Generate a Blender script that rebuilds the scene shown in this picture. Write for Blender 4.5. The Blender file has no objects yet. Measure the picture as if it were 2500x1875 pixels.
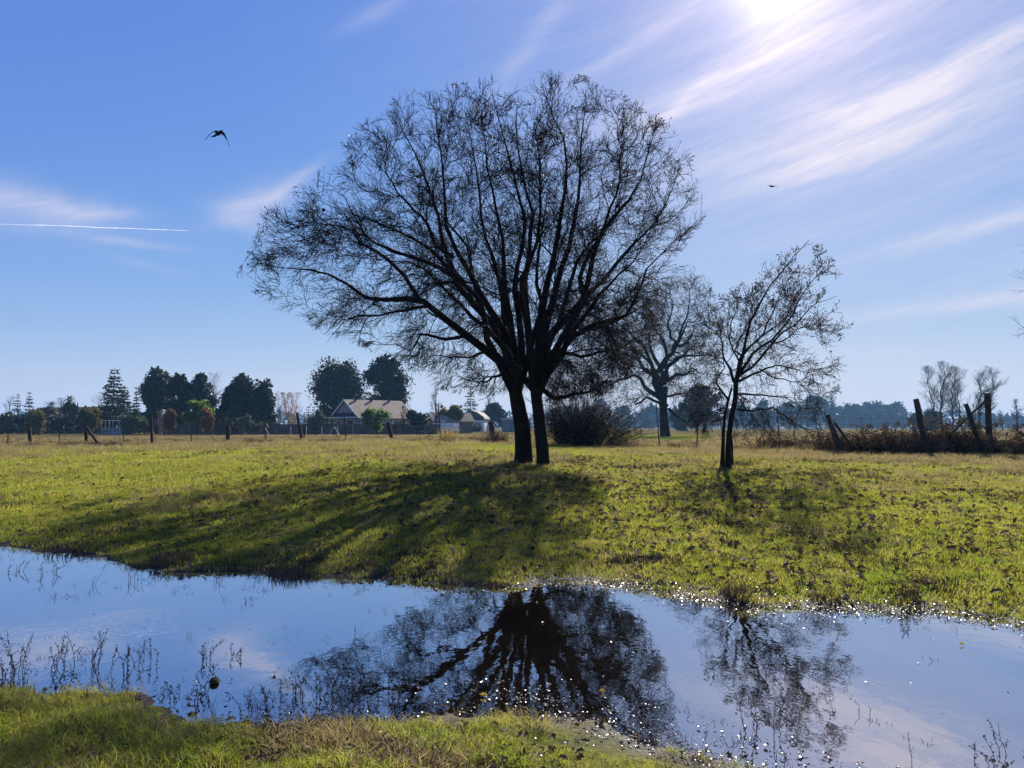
import bpy, math, random
import numpy as np
from mathutils import Vector, Matrix

random.seed(7)
SC = bpy.context.scene
COL = SC.collection
RAD = math.radians

# ------------------------------------------------------------------ camera
F, CX, CY, PITCH, CAMH = 1878.0, 1250.0, 937.5, RAD(3.22), 1.6
cam_d = bpy.data.cameras.new('camera')
cam = bpy.data.objects.new('camera', cam_d)
COL.objects.link(cam)
cam.location = (0, 0, CAMH)
cam.rotation_euler = (RAD(90) + PITCH, 0, 0)
cam_d.sensor_width = 36
cam_d.lens = 36 * F / 2500
cam_d.clip_start = 0.05
cam_d.clip_end = 20000
SC.camera = cam

def ray(px, py):
    dx, du = (px - CX) / F, (CY - py) / F
    return np.array([dx, math.cos(PITCH) - du * math.sin(PITCH), math.sin(PITCH) + du * math.cos(PITCH)])

def at(px, py, Y):
    d = ray(px, py)
    return np.array([0, 0, CAMH]) + d * (Y / d[1])

# ------------------------------------------------------------------ sun, sky, exposure
SUN_EL, SUN_AZ = RAD(30.0), RAD(19.5)
SUN_DIR = np.array([math.cos(SUN_EL) * math.sin(SUN_AZ), math.cos(SUN_EL) * math.cos(SUN_AZ), math.sin(SUN_EL)])
sun_d = bpy.data.lights.new('sun', 'SUN')
sun = bpy.data.objects.new('sun', sun_d)
COL.objects.link(sun)
sun_d.energy = 5.0
sun_d.angle = RAD(0.6)
sun_d.color = (1.0, 0.93, 0.82)
sun.rotation_euler = Vector(-SUN_DIR).to_track_quat('-Z', 'Y').to_euler()

class NT:
    """small helper for building node trees"""
    def __init__(s, tree):
        s.t = tree; s.n = tree.nodes; s.l = tree.links
    def node(s, typ, **kw):
        nd = s.n.new(typ)
        for k, v in kw.items():
            setattr(nd, k, v)
        return nd
    def put(s, sock, v):
        if isinstance(v, bpy.types.NodeSocket):
            s.l.new(v, sock)
        else:
            sock.default_value = v
    def m(s, op, a, b=0.0, c=None, clamp=False):
        nd = s.n.new('ShaderNodeMath'); nd.operation = op; nd.use_clamp = clamp
        s.put(nd.inputs[0], a); s.put(nd.inputs[1], b)
        if c is not None: s.put(nd.inputs[2], c)
        return nd.outputs[0]
    def mix(s, f, a, b):
        nd = s.n.new('ShaderNodeMix'); nd.data_type = 'RGBA'
        s.put(nd.inputs[0], f); s.put(nd.inputs[6], a); s.put(nd.inputs[7], b)
        return nd.outputs[2]
    def noise(s, vec, scale, detail=3, rough=0.55, dim='3D'):
        nd = s.n.new('ShaderNodeTexNoise'); nd.noise_dimensions = dim
        if vec is not None: s.l.new(vec, nd.inputs['Vector'])
        nd.inputs['Scale'].default_value = scale; nd.inputs['Detail'].default_value = detail
        nd.inputs['Roughness'].default_value = rough
        return nd.outputs[0]
    def ramp(s, f, stops):
        nd = s.n.new('ShaderNodeValToRGB'); s.put(nd.inputs[0], f)
        e = nd.color_ramp.elements
        while len(e) < len(stops): e.new(0.5)
        for k, (p, c) in enumerate(stops):
            e[k].position = p; e[k].color = c if len(c) == 4 else (*c, 1)
        return nd.outputs[0]
    def rng(s, v, a, b, c=0.0, d=1.0):
        nd = s.n.new('ShaderNodeMapRange'); nd.clamp = True
        s.put(nd.inputs[0], v)
        for k, q in enumerate((a, b, c, d)): nd.inputs[k + 1].default_value = q
        return nd.outputs[0]

world = bpy.data.worlds.new('World')
SC.world = world
world.use_nodes = True
W = NT(world.node_tree)
W.n.clear()
SKY_STRENGTH = 0.0625
sky = W.node('ShaderNodeTexSky', sky_type='NISHITA', sun_disc=False)
sky.sun_elevation = SUN_EL
sky.sun_rotation = SUN_AZ
sky.altitude = 0
sky.air_density = 1.0
sky.dust_density = 0.06
sky.ozone_density = 4.0
tc = W.node('ShaderNodeTexCoord')
sep = W.node('ShaderNodeSeparateXYZ')
W.l.new(tc.outputs['Generated'], sep.inputs[0])
wx, wy, wz = sep.outputs
DEG = 180 / math.pi
AZ = W.m('MULTIPLY', W.m('ARCTAN2', wx, wy), DEG)
EL = W.m('MULTIPLY', W.m('ARCSINE', W.m('MINIMUM', wz, 0.9999)), DEG)
def azel(px, py):
    d = ray(px, py); d = d / np.linalg.norm(d)
    return math.atan2(d[0], d[1]) * DEG, math.asin(d[2]) * DEG
cmb = W.node('ShaderNodeCombineXYZ'); W.put(cmb.inputs[0], AZ); W.put(cmb.inputs[1], EL)
ae = cmb.outputs[0]
def rot_coord(ang, sx, sy, off=0.0):
    a = RAD(ang)
    p = W.m('ADD', W.m('MULTIPLY', AZ, math.cos(a) * sx), W.m('MULTIPLY', EL, math.sin(a) * sx))
    q = W.m('ADD', W.m('MULTIPLY', AZ, -math.sin(a) * sy), W.m('MULTIPLY', EL, math.cos(a) * sy))
    c = W.node('ShaderNodeCombineXYZ'); W.put(c.inputs[0], p); W.put(c.inputs[1], q); c.inputs[2].default_value = off
    return c.outputs[0]
warp = W.m('SUBTRACT', W.noise(rot_coord(10, .10, .16), 1.0, 4), 0.5)
warp2 = W.m('SUBTRACT', W.noise(rot_coord(10, .35, .5, 3.3), 1.0, 4, .6), 0.5)
streak = W.noise(rot_coord(14, .10, 1.05, 1.7), 1.0, 6, .62)
fine = W.noise(rot_coord(19, .40, 2.6, 5.1), 1.0, 5, .65)
tex = W.m('ADD', .22, W.m('ADD', W.m('MULTIPLY', W.rng(streak, .25, .8), .55), W.m('MULTIPLY', W.rng(fine, .25, .8), .28)))
# wisps of cirrus: (pixel x, pixel y, angle, half length deg, half width deg, strength)
WISPS = [(2230, 250, 13, 17, 2.6, .46), (1800, 190, 14, 11, 1.3, .60), (1560, 100, 25, 6, .55, .32), (1330, 60, 48, 7, .8, .25),
         (2350, 160, 19, 8, .9, .55), (2230, 330, 15, 9, 1.6, .55), (2060, 262, 8, 3.4, .9, .42), (1950, 380, 8, 8, 2.0, .34),
         (2420, 540, 11, 8.5, .65, .72), (2330, 742, 5, 9, .55, .55), (1650, 260, 33, 4.5, .5, .28), (2000, 560, 4, 10, 1.2, .22),
         (90, 500, -4, 4.6, 1.0, .55), (220, 518, 5, 2.6, .4, .40), (620, 495, 26, 2.9, 1.1, .60), (715, 445, 38, 2.6, .4, .42), (600, 540, -20, 2.2, .8, .3),
         (300, 590, -2, 3.6, .28, .34), (350, 645, -10, 2.2, .3, .18), (920, 30, 30, 3, .6, .25), (1700, 690, 0, 16, 2.5, .16), (2050, 880, 0, 12, 1.6, .22),
         (2600, 330, 12, 9, 1.6, .5), (3100, 500, 10, 14, 2.6, .5), (-500, 420, -3, 12, 1.6, .4), (2700, -500, 20, 22, 5, .5), (900, -700, 30, 20, 4, .3)]
total = None
for px, py, an, L, Wd, st in WISPS:
    u0, v0 = azel(px, py); a = RAD(an)
    du = W.m('ADD', W.m('SUBTRACT', AZ, u0), W.m('MULTIPLY', warp2, 2.2 * min(1, Wd)))
    dv = W.m('ADD', W.m('SUBTRACT', EL, v0), W.m('ADD', W.m('MULTIPLY', warp, 1.8 * min(1, Wd)), W.m('MULTIPLY', warp2, 1.1 * min(1.2, Wd))))
    p = W.m('ADD', W.m('MULTIPLY', du, math.cos(a) / L), W.m('MULTIPLY', dv, math.sin(a) / L))
    q = W.m('ADD', W.m('MULTIPLY', du, -math.sin(a) / Wd), W.m('MULTIPLY', dv, math.cos(a) / Wd))
    r2 = W.m('ADD', W.m('MULTIPLY', p, p), W.m('MULTIPLY', q, q))
    v = W.m('MULTIPLY', W.m('POWER', 2.718, W.m('MULTIPLY', r2, -1.0)), st)
    total = v if total is None else W.m('ADD', total, v)
dens = W.m('MULTIPLY', total, tex)
# thin veil of cirrus everywhere, stronger towards the sun by forward scattering
dot = W.node('ShaderNodeVectorMath', operation='DOT_PRODUCT')
W.l.new(tc.outputs['Generated'], dot.inputs[0]); dot.inputs[1].default_value = SUN_DIR
cosg = W.m('MAXIMUM', dot.outputs['Value'], 0.0)
halo1 = W.m('POWER', cosg, 14.0)
halo2 = W.m('POWER', cosg, 90.0)
halo3 = W.m('POWER', cosg, 900.0)
veil = W.m('ADD', W.m('ADD', W.m('MULTIPLY', halo1, W.m('ADD', .08, W.m('MULTIPLY', tex, .24))), W.m('MULTIPLY', halo2, .15)), 0.0)
dens = W.m('ADD', W.m('ADD', dens, .05), veil, clamp=True)
bright = W.m('ADD', 5.6, W.m('ADD', W.m('MULTIPLY', halo1, .6), W.m('ADD', W.m('MULTIPLY', halo2, 1.6), W.m('MULTIPLY', halo3, 10.0))))
ccol = W.node('ShaderNodeCombineXYZ')
W.put(ccol.inputs[0], W.m('ADD', W.m('MULTIPLY', bright, .93), W.m('MULTIPLY', halo2, .9))); W.put(ccol.inputs[1], W.m('MULTIPLY', bright, .90)); W.put(ccol.inputs[2], W.m('MULTIPLY', bright, 1.03))
hs = W.node('ShaderNodeHueSaturation'); W.l.new(sky.outputs[0], hs.inputs['Color'])
hs.inputs['Saturation'].default_value = 1.22; hs.inputs['Hue'].default_value = .507
tint = W.node('ShaderNodeVectorMath', operation='MULTIPLY'); W.l.new(hs.outputs[0], tint.inputs[0]); tint.inputs[1].default_value = (.90, .98, 1.14)
# shoulder: the bright horizon keeps its colour instead of clipping
def shoulder(v, gain, m_): return W.m('DIVIDE', W.m('MULTIPLY', v, gain), W.m('ADD', 1.0, W.m('DIVIDE', v, m_)))
ts = W.node('ShaderNodeSeparateXYZ'); W.l.new(tint.outputs[0], ts.inputs[0])
tcm = W.node('ShaderNodeCombineXYZ')
for k, (g_, m_) in enumerate(((1.05, 9.5), (1.03, 8.4), (3.05, 2.2))): W.put(tcm.inputs[k], shoulder(ts.outputs[k], g_, m_))
skyc = W.mix(dens, tcm.outputs[0], ccol.outputs[0])
bg = W.node('ShaderNodeBackground'); W.l.new(skyc, bg.inputs[0]); bg.inputs[1].default_value = SKY_STRENGTH
wo = W.node('ShaderNodeOutputWorld'); W.l.new(bg.outputs[0], wo.inputs[0])
world.cycles.sampling_method = 'MANUAL'
world.cycles.sample_map_resolution = 1024

SC.view_settings.view_transform = 'Standard'
SC.view_settings.look = 'None'
SC.view_settings.exposure = 1.25
SC.view_settings.gamma = 1.0
SC.view_settings.use_curve_mapping = False
SC.cycles.use_denoising = True
SC.cycles.max_bounces = 6
SC.cycles.diffuse_bounces = 2
SC.cycles.glossy_bounces = 3
SC.cycles.transmission_bounces = 3
SC.cycles.transparent_max_bounces = 8
SC.cycles.volume_bounces = 0
SC.cycles.sample_clamp_indirect = 4.0
SC.cycles.use_adaptive_sampling = True
SC.cycles.adaptive_threshold = 0.02

# ------------------------------------------------------------------ numpy noise
def _hash(ix, iy, seed):
    h = (ix.astype(np.int64) * 374761393 + iy.astype(np.int64) * 668265263 + seed * 1274126177) & 0x7fffffff
    h = ((h ^ (h >> 13)) * 1103515245 + 12345) & 0x7fffffff
    h = (h ^ (h >> 16)) & 0xffff
    return h / 65535.0
def vnoise(x, y, seed=0):
    x = np.asarray(x, float); y = np.asarray(y, float)
    ix, iy = np.floor(x), np.floor(y)
    fx, fy = x - ix, y - iy
    fx = fx * fx * (3 - 2 * fx); fy = fy * fy * (3 - 2 * fy)
    a, b = _hash(ix, iy, seed), _hash(ix + 1, iy, seed)
    c, d = _hash(ix, iy + 1, seed), _hash(ix + 1, iy + 1, seed)
    return (a + (b - a) * fx) * (1 - fy) + (c + (d - c) * fx) * fy
def fbm(x, y, seed=0, oct=4):
    v, a, f, t = 0, 1.0, 1.0, 0
    for k in range(oct):
        v = v + a * vnoise(np.asarray(x) * f, np.asarray(y) * f, seed + k * 17); t += a; a *= .5; f *= 2.03
    return v / t

# ------------------------------------------------------------------ terrain shape
def on_water(px, py):
    d = ray(px, py); t = -CAMH / d[2]; return d * t + np.array([0, 0, CAMH])
FAR_PX = [(-500, 1300), (0, 1333), (150, 1352), (300, 1375), (450, 1393), (600, 1402), (720, 1412), (900, 1420), (1100, 1430), (1250, 1434), (1330, 1424), (1450, 1420), (1560, 1432), (1700, 1462), (1830, 1476), (2000, 1482), (2250, 1492), (2500, 1520), (3000, 1560)]
NEAR_PX = [(-500, 1690), (0, 1672), (150, 1672), (330, 1690), (420, 1722), (560, 1742), (750, 1750), (900, 1748), (1100, 1732), (1250, 1738), (1400, 1748), (1520, 1778), (1650, 1812), (1760, 1850), (1850, 1885), (2100, 1960), (2600, 2100)]
fp = np.array([on_water(*p) for p in FAR_PX]); nq = np.array([on_water(*p) for p in NEAR_PX])
fp = fp[np.argsort(fp[:, 0])]; nq = nq[np.argsort(nq[:, 0])]
def y_far(x):
    return np.interp(x, fp[:, 0], fp[:, 1]) + .25 * (fbm(x * 1.6, x * 0 + 3, 5, 3) - .5) + .10 * (vnoise(x * 6, x * 0, 8) - .5)
def y_near(x):
    return np.interp(x, nq[:, 0], nq[:, 1]) + .16 * (fbm(x * 2.4, x * 0 + 9, 6, 3) - .5)
FENCE_Y = [(-400, 39), (0, 37.5), (600, 38), (1100, 37.5), (1500, 33.5), (1900, 29), (2050, 27.2), (2300, 26.6), (2410, 27), (2600, 28), (3200, 30)]
FENCE_PY = [(-400, 1096), (0, 1095), (300, 1091), (600, 1084), (900, 1079), (1100, 1081), (1500, 1095), (1900, 1104), (2100, 1113), (2500, 1116), (3200, 1116)]
_th, _yf, _zf = [], [], []
for px in range(-400, 3201, 100):
    Y = np.interp(px, *zip(*FENCE_Y)); py = np.interp(px, *zip(*FENCE_PY))
    p = at(px, py, Y); _th.append(p[0] / Y); _yf.append(Y); _zf.append(p[2])
_th, _yf, _zf = map(np.array, (_th, _yf, _zf))
def fence_y(th): return np.interp(th, _th, _yf)
def zt(x, y, fine=True):
    x = np.asarray(x, float); y = np.asarray(y, float)
    th = x / np.maximum(y, 1.0)
    zf, yf = np.interp(th, _th, _zf), np.interp(th, _th, _yf)
    s = y - y_far(x)
    up = zf * 1.06 * (1 - np.exp(-np.maximum(s, 0) / 6.5))
    far = np.clip((y - yf) / 75.0, 0, 1); far = far * far * (3 - 2 * far)
    up = up * (1 - far) + .52 * far
    sn = y_near(x) - y
    nb = .20 * (1 - np.exp(-np.maximum(sn, 0) / 1.3)) + 0.0
    pond = np.maximum(-.16, np.maximum(s, sn) * .16)
    h = np.where(s > 0, up, np.where(sn > 0, nb, pond))
    # the pond closes well outside the picture
    side = np.clip((np.abs(x + 1) - 15) / 4, 0, 1)
    h = np.where((s <= 0) & (sn <= 0), pond * (1 - side) + .2 * side, h)
    if fine:
        k = np.clip((60 - y) / 30, 0, 1) * np.clip((60 - np.abs(x)) / 30, 0, 1)
        h = h + k * (.06 * (fbm(x * .45, y * .45, 21, 3) - .5) + .085 * (fbm(x * 2.1, y * 2.1, 22, 3) - .5) * np.clip(.35 + np.maximum(s, sn) / 1.5, .15, 1)
                     + .022 * (vnoise(x * 7.5, y * 7.5, 23) - .5))
    return h
def z1(x, y): return float(zt(np.array([x]), np.array([y]))[0])
def ground_hit(px, py):
    d = ray(px, py); lo = 1.0
    ys = np.concatenate([np.linspace(3, 60, 2400), np.linspace(60, 600, 2000)])
    t = ys / d[1]; pz = CAMH + d[2] * t; gx = d[0] * t
    dz = pz - zt(gx, ys, False)
    k = int(np.argmax(dz < 0)) if (dz < 0).any() else len(ys) - 1
    return np.array([gx[k], ys[k], z1(gx[k], ys[k])])

# ------------------------------------------------------------------ object helpers
def link(o): COL.objects.link(o); return o
def tag(o, label=None, cat=None, group=None, kind=None):
    if label: o['label'] = label
    if cat: o['category'] = cat
    if group: o['group'] = group
    if kind: o['kind'] = kind
    return o
def empty(name, loc, label, cat, group=None, rz=0.0):
    o = bpy.data.objects.new(name, None); link(o)
    o.location = [float(v) for v in loc]; o.rotation_euler[2] = rz; o.empty_display_size = .2
    return tag(o, label, cat, group)
def mesh_np(name, verts, faces_list, smooth=False):
    """faces_list: list of (n,k) integer arrays"""
    me = bpy.data.meshes.new(name)
    verts = np.ascontiguousarray(verts, np.float32)
    me.vertices.add(len(verts)); me.vertices.foreach_set('co', verts.ravel())
    faces_list = [np.asarray(f, np.int32) for f in faces_list if len(f)]
    nl = sum(f.size for f in faces_list); nf = sum(len(f) for f in faces_list)
    me.loops.add(nl); me.polygons.add(nf)
    me.loops.foreach_set('vertex_index', np.concatenate([f.ravel() for f in faces_list]))
    tot = np.concatenate([np.full(len(f), f.shape[1], np.int32) for f in faces_list])
    st = np.concatenate([[0], np.cumsum(tot)[:-1]]).astype(np.int32)
    me.polygons.foreach_set('loop_start', st)
    try: me.polygons.foreach_set('loop_total', tot)
    except Exception: pass
    me.polygons.foreach_set('use_smooth', np.full(nf, smooth, bool))
    me.update(calc_edges=True)
    return me
def obj(name, me, mat, parent=None, loc=None):
    o = bpy.data.objects.new(name, me); link(o)
    if mat is not None and len(me.materials) == 0: me.materials.append(mat)
    if parent is not None:
        o.parent = parent
        if loc is None:      # mesh given in world coordinates
            o.matrix_parent_inverse = (Matrix.Translation(parent.location) @ Matrix.Rotation(parent.rotation_euler[2], 4, 'Z')).inverted()
    if loc is not None: o.location = [float(v) for v in loc]
    return o

class Tubes:
    """collects polylines with radii and builds one tube mesh"""
    def __init__(s): s.g = {}
    def add(s, P, R, k=3):
        P = np.asarray(P, float); R = np.asarray(R, float)
        if P.ndim == 2: P, R = P[None], R[None]
        if len(P): s.g.setdefault((P.shape[1], k), []).append((P, R))
    def arrays(s):
        V, FQ, off = [], [], 0
        for (n, k), lst in s.g.items():
            P = np.concatenate([a for a, _ in lst]); R = np.concatenate([b for _, b in lst]); B = len(P)
            T = np.gradient(P, axis=1); T /= np.linalg.norm(T, axis=2, keepdims=True) + 1e-9
            d = P[:, -1] - P[:, 0]
            ref = np.where((np.abs(d[:, 2]) > .8 * np.linalg.norm(d, axis=1))[:, None], np.array([1., .13, 0]), np.array([.11, .07, 1.]))
            U = np.cross(T, ref[:, None, :]); U /= np.linalg.norm(U, axis=2, keepdims=True) + 1e-9
            Q = np.cross(T, U)
            ang = np.arange(k) * 2 * math.pi / k
            ring = P[:, :, None, :] + R[:, :, None, None] * (U[:, :, None, :] * np.cos(ang)[None, None, :, None] + Q[:, :, None, :] * np.sin(ang)[None, None, :, None])
            V.append(ring.reshape(-1, 3))
            idx = off + np.arange(B * n * k).reshape(B, n, k)
            a = idx[:, :-1, :]; b = np.roll(idx, -1, axis=2)[:, :-1, :]
            c = np.roll(idx, -1, axis=2)[:, 1:, :]; e = idx[:, 1:, :]
            FQ.append(np.stack([a, b, c, e], -1).reshape(-1, 4)); off += B * n * k
        return np.concatenate(V), np.concatenate(FQ)
    def mesh(s, name, smooth=True):
        V, FQ = s.arrays(); return mesh_np(name, V, [FQ], smooth)
    def empty(s): return not s.g

def boxes_mesh(name, boxes, rot=None):
    """boxes: list of (cx,cy,cz,sx,sy,sz[,rz[,tilt_matrix]])"""
    V, FQ = [], []
    base = np.array([[-1, -1, -1], [1, -1, -1], [1, 1, -1], [-1, 1, -1], [-1, -1, 1], [1, -1, 1], [1, 1, 1], [-1, 1, 1]]) * .5
    fq = np.array([[0, 3, 2, 1], [4, 5, 6, 7], [0, 1, 5, 4], [1, 2, 6, 5], [2, 3, 7, 6], [3, 0, 4, 7]])
    for k, b in enumerate(boxes):
        v = base * np.array(b[3:6])
        if len(b) > 6:
            c, s_ = math.cos(b[6]), math.sin(b[6]); v = v @ np.array([[c, s_, 0], [-s_, c, 0], [0, 0, 1]])
        V.append(v + np.array(b[:3])); FQ.append(fq + 8 * k)
    return mesh_np(name, np.concatenate(V), [np.concatenate(FQ)])
def poly_mesh(name, V, faces, smooth=False):
    me = bpy.data.meshes.new(name); me.from_pydata([tuple(map(float, v)) for v in V], [], faces); me.update()
    if smooth: me.polygons.foreach_set('use_smooth', [True] * len(me.polygons))
    return me

def unit(v): return v / (np.linalg.norm(v, axis=-1, keepdims=True) + 1e-9)
def leaf_arrays(C, size, rng, aspect=.45, D=None, fold=.15):
    """pointed leaves: C centres of the leaf bases"""
    n = len(C)
    if D is None: D = unit(rng.normal(size=(n, 3)))
    N = unit(np.cross(D, rng.normal(size=(n, 3)))); S = np.cross(D, N)
    L = (np.asarray(size) * rng.uniform(.7, 1.3, n))[:, None]
    mid = C + D * L * .5 + N * L * fold
    V = np.stack([C, mid + S * L * aspect * .5, C + D * L, mid - S * L * aspect * .5], 1).reshape(-1, 3)
    return V, np.arange(4 * n).reshape(n, 4)

# ------------------------------------------------------------------ materials
def mat(name):
    m_ = bpy.data.materials.new(name); m_.use_nodes = True
    t = NT(m_.node_tree); t.n.clear()
    out = t.node('ShaderNodeOutputMaterial')
    return m_, t, out
def plain(name, col, rough=.8, var=.25, scale=3.0, spec=.3, bump=0.0, bscale=20.0, metal=0.0):
    m_, t, out = mat(name)
    g = t.node('ShaderNodeTexCoord').outputs['Object']
    f = t.noise(g, scale, 4)
    a = tuple(c * (1 - var) for c in col) + (1,); b = tuple(min(1, c * (1 + var)) for c in col) + (1,)
    c = t.mix(t.rng(f, .3, .7), a, b)
    p = t.node('ShaderNodeBsdfPrincipled'); t.l.new(c, p.inputs['Base Color'])
    p.inputs['Roughness'].default_value = rough; p.inputs['Specular IOR Level'].default_value = spec; p.inputs['Metallic'].default_value = metal
    if bump:
        b_ = t.node('ShaderNodeBump'); b_.inputs['Strength'].default_value = bump; b_.inputs['Distance'].default_value = .05
        t.l.new(t.noise(g, bscale, 5), b_.inputs['Height']); t.l.new(b_.outputs[0], p.inputs['Normal'])
    t.l.new(p.outputs[0], out.inputs[0])
    return m_
def leafy(name, cols, trans=.35, rough=.55, spec=.3, patch=None, inst=False):
    """leaf material: colour varies from leaf to leaf; thin, so light comes through"""
    m_, t, out = mat(name)
    if inst: r = t.node('ShaderNodeObjectInfo').outputs['Random']
    else: r = t.node('ShaderNodeNewGeometry').outputs['Random Per Island']
    n = len(cols)
    c = t.ramp(r, [((k + .5) / n, q) for k, q in enumerate(cols)])
    if patch:
        pos = t.node('ShaderNodeNewGeometry').outputs['Position']
        f = t.rng(t.noise(pos, patch[0], 3), .38, .66)
        c = t.mix(t.m('MULTIPLY', f, patch[1]), c, (*patch[2], 1))
    p = t.node('ShaderNodeBsdfPrincipled'); t.l.new(c, p.inputs['Base Color'])
    p.inputs['Roughness'].default_value = rough; p.inputs['Specular IOR Level'].default_value = spec
    tr = t.node('ShaderNodeBsdfTranslucent'); t.l.new(c, tr.inputs[0])
    mx = t.node('ShaderNodeMixShader'); mx.inputs[0].default_value = trans
    t.l.new(p.outputs[0], mx.inputs[1]); t.l.new(tr.outputs[0], mx.inputs[2]); t.l.new(mx.outputs[0], out.inputs[0])
    return m_

BARK = plain('bark', (.016, .013, .011), .95, .45, 6, .15, .8, 18)
TWIG = plain('twig_bark', (.010, .008, .008), .9, .3, 4, .15)
BARK_FAR = plain('bark_far', (.016, .014, .013), .95, .3, 1.5, .15)
BARK_PALE = plain('bark_pale', (.20, .17, .14), .95, .3, 1.5, .15)
GOLD_TWIG = plain('golden_twigs', (.42, .25, .09), .9, .3, .5, .15)
OAK_LEAF = leafy('oak_leaf', [(.03, .025, .012), (.05, .035, .015), (.10, .05, .015), (.16, .05, .02), (.14, .11, .03)], .35, .5, .4)
YOUNG_LEAF = leafy('young_oak_leaf', [(.03, .03, .015), (.035, .035, .015), (.05, .04, .018), (.12, .035, .025)], .3, .5, .4)
EUC = leafy('eucalyptus_leaf', [(.012, .024, .018), (.018, .032, .020), (.028, .044, .024), (.035, .052, .034)], .2, .5, .3)
EUC_DARK = leafy('evergreen_leaf', [(.010, .018, .014), (.014, .026, .016), (.022, .036, .020)], .15, .55, .25)
CONIF = leafy('conifer_needles', [(.018, .036, .024), (.025, .045, .025), (.035, .05, .028)], .15, .6, .3)
GREEN_CONIF = leafy('green_conifer_needles', [(.04, .075, .02), (.055, .09, .025), (.07, .11, .03)], .3, .6, .3)
OLIVE = leafy('olive_leaf', [(.07, .07, .022), (.10, .09, .028), (.13, .11, .03)], .35, .6, .3)
LIME = leafy('lime_leaf', [(.05, .10, .015), (.09, .16, .02), (.14, .20, .025)], .45, .6, .3)
ORANGE = leafy('rust_leaf', [(.12, .055, .02), (.18, .085, .028), (.22, .12, .035)], .3, .6, .3)
GREY_GREEN = leafy('grey_green_leaf', [(.06, .075, .05), (.08, .095, .065), (.10, .11, .08)], .25, .6, .3)
PALM_LEAF = leafy('palm_leaf', [(.05, .075, .03), (.08, .11, .05), (.11, .14, .07)], .3, .4, .5)
BRAMBLE_LEAF = leafy('bramble_leaf', [(.05, .024, .018), (.08, .034, .024), (.035, .04, .016), (.07, .085, .022), (.11, .045, .028), (.045, .03, .02)], .3, .85, .08)
DRY_STEM = plain('dry_stem', (.075, .055, .04), .85, .3, 5, .2)
POST_WOOD = plain('post_wood', (.055, .042, .035), .95, .5, 8, .1, .7, 30)
STEEL = plain('rusty_steel', (.05, .035, .03), .7, .3, 10, .4)
WIRE = plain('fence_wire', (.05, .045, .04), .9, .2, 10, .05)

# ------------------------------------------------------------------ ground
def graded(lo, hi, step, far_lo, far_hi, g):
    c = list(np.arange(lo, hi + 1e-6, step))
    s = step
    while c[-1] < far_hi: s *= g; c.append(c[-1] + s)
    s = step
    while c[0] > far_lo: s *= g; c.insert(0, c[0] - s)
    return np.array(c)
gx = graded(-9, 9, .09, -1800, 1800, 1.09)
gy = graded(2.5, 14, .07, -500, 1900, 1.06)
GX, GY = np.meshgrid(gx, gy)
GZ = zt(GX, GY)
nx, ny = len(gx), len(gy)
idx = np.arange(nx * ny).reshape(ny, nx)
fq = np.stack([idx[:-1, :-1], idx[:-1, 1:], idx[1:, 1:], idx[1:, :-1]], -1).reshape(-1, 4)
g_me = mesh_np('ground', np.stack([GX, GY, GZ], -1).reshape(-1, 3), [fq], True)
def dryness(x, y):
    """0 = green sward, 1 = straw"""
    th = x / np.maximum(y, 1.0)
    fy = np.interp(th, _th, _yf)
    d = .30 + .95 * (fbm(x * .22, y * .3, 41, 3) - .5) + .28 * np.clip((y - 13) / 14, 0, 1)
    d = d + .18 * np.clip((th - .1) * 4, 0, 1) * np.clip((y - 12) / 8, 0, 1)
    beyond = np.clip((y - fy + .6) / .8, 0, 1)
    strip = .98 - .35 * np.clip(fbm(x * .06, y * .18, 51, 3) * 2.2 - .8, 0, 1) * np.clip((y - fy - 6) / 20, 0, 1)
    d = d * (1 - beyond) + strip * beyond
    lawn = np.clip(1 - np.abs((th - .185) / .085) ** 4, 0, 1) * np.clip((y - 48) / 10, 0, 1) * np.clip((120 - y) / 15, 0, 1)
    return np.clip(d * (1 - lawn) + .05 * lawn, 0, 1)
at_ = g_me.attributes.new('dry', 'FLOAT', 'POINT')
at_.data.foreach_set('value', dryness(GX, GY).astype(np.float32).ravel())
GROUND, t, out = mat('meadow_ground')
pos = t.node('ShaderNodeNewGeometry').outputs['Position']
dry = t.node('ShaderNodeAttribute', attribute_name='dry').outputs['Fac']
n1 = t.noise(pos, 1.3, 5); n2 = t.noise(pos, 14, 4); n3 = t.noise(pos, .25, 3)
green = t.mix(t.rng(n2, .3, .7), (.055, .066, .014, 1), (.17, .18, .03, 1))
straw = t.mix(t.rng(n2, .3, .7), (.075, .058, .030, 1), (.15, .115, .055, 1))
c = t.mix(t.m('ADD', dry, t.m('MULTIPLY', t.m('SUBTRACT', n1, .5), .5), clamp=True), green, straw)
c = t.mix(t.m('MULTIPLY', t.rng(n1, .56, .72), .75), c, (.045, .034, .022, 1))
sp = t.node('ShaderNodeSeparateXYZ'); t.l.new(pos, sp.inputs[0])
wet = t.rng(t.m('ADD', sp.outputs[2], t.m('MULTIPLY', t.m('SUBTRACT', n1, .5), .05)), .015, .065, 1, 0)
c = t.mix(wet, c, (.020, .016, .011, 1))
p = t.node('ShaderNodeBsdfPrincipled'); t.l.new(c, p.inputs['Base Color'])
t.put(p.inputs['Roughness'], t.rng(wet, 0, 1, .95, .7)); t.put(p.inputs['Specular IOR Level'], t.rng(wet, 0, 1, 0.0, .12))
bp = t.node('ShaderNodeBump'); bp.inputs['Strength'].default_value = .7; bp.inputs['Distance'].default_value = .04
t.l.new(t.noise(pos, 22, 5, .65), bp.inputs['Height']); t.l.new(bp.outputs[0], p.inputs['Normal'])
t.l.new(p.outputs[0], out.inputs[0])
ground = tag(obj('ground', g_me, GROUND), 'grassy meadow ground sloping up from the pond to the fields', kind='structure')

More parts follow.
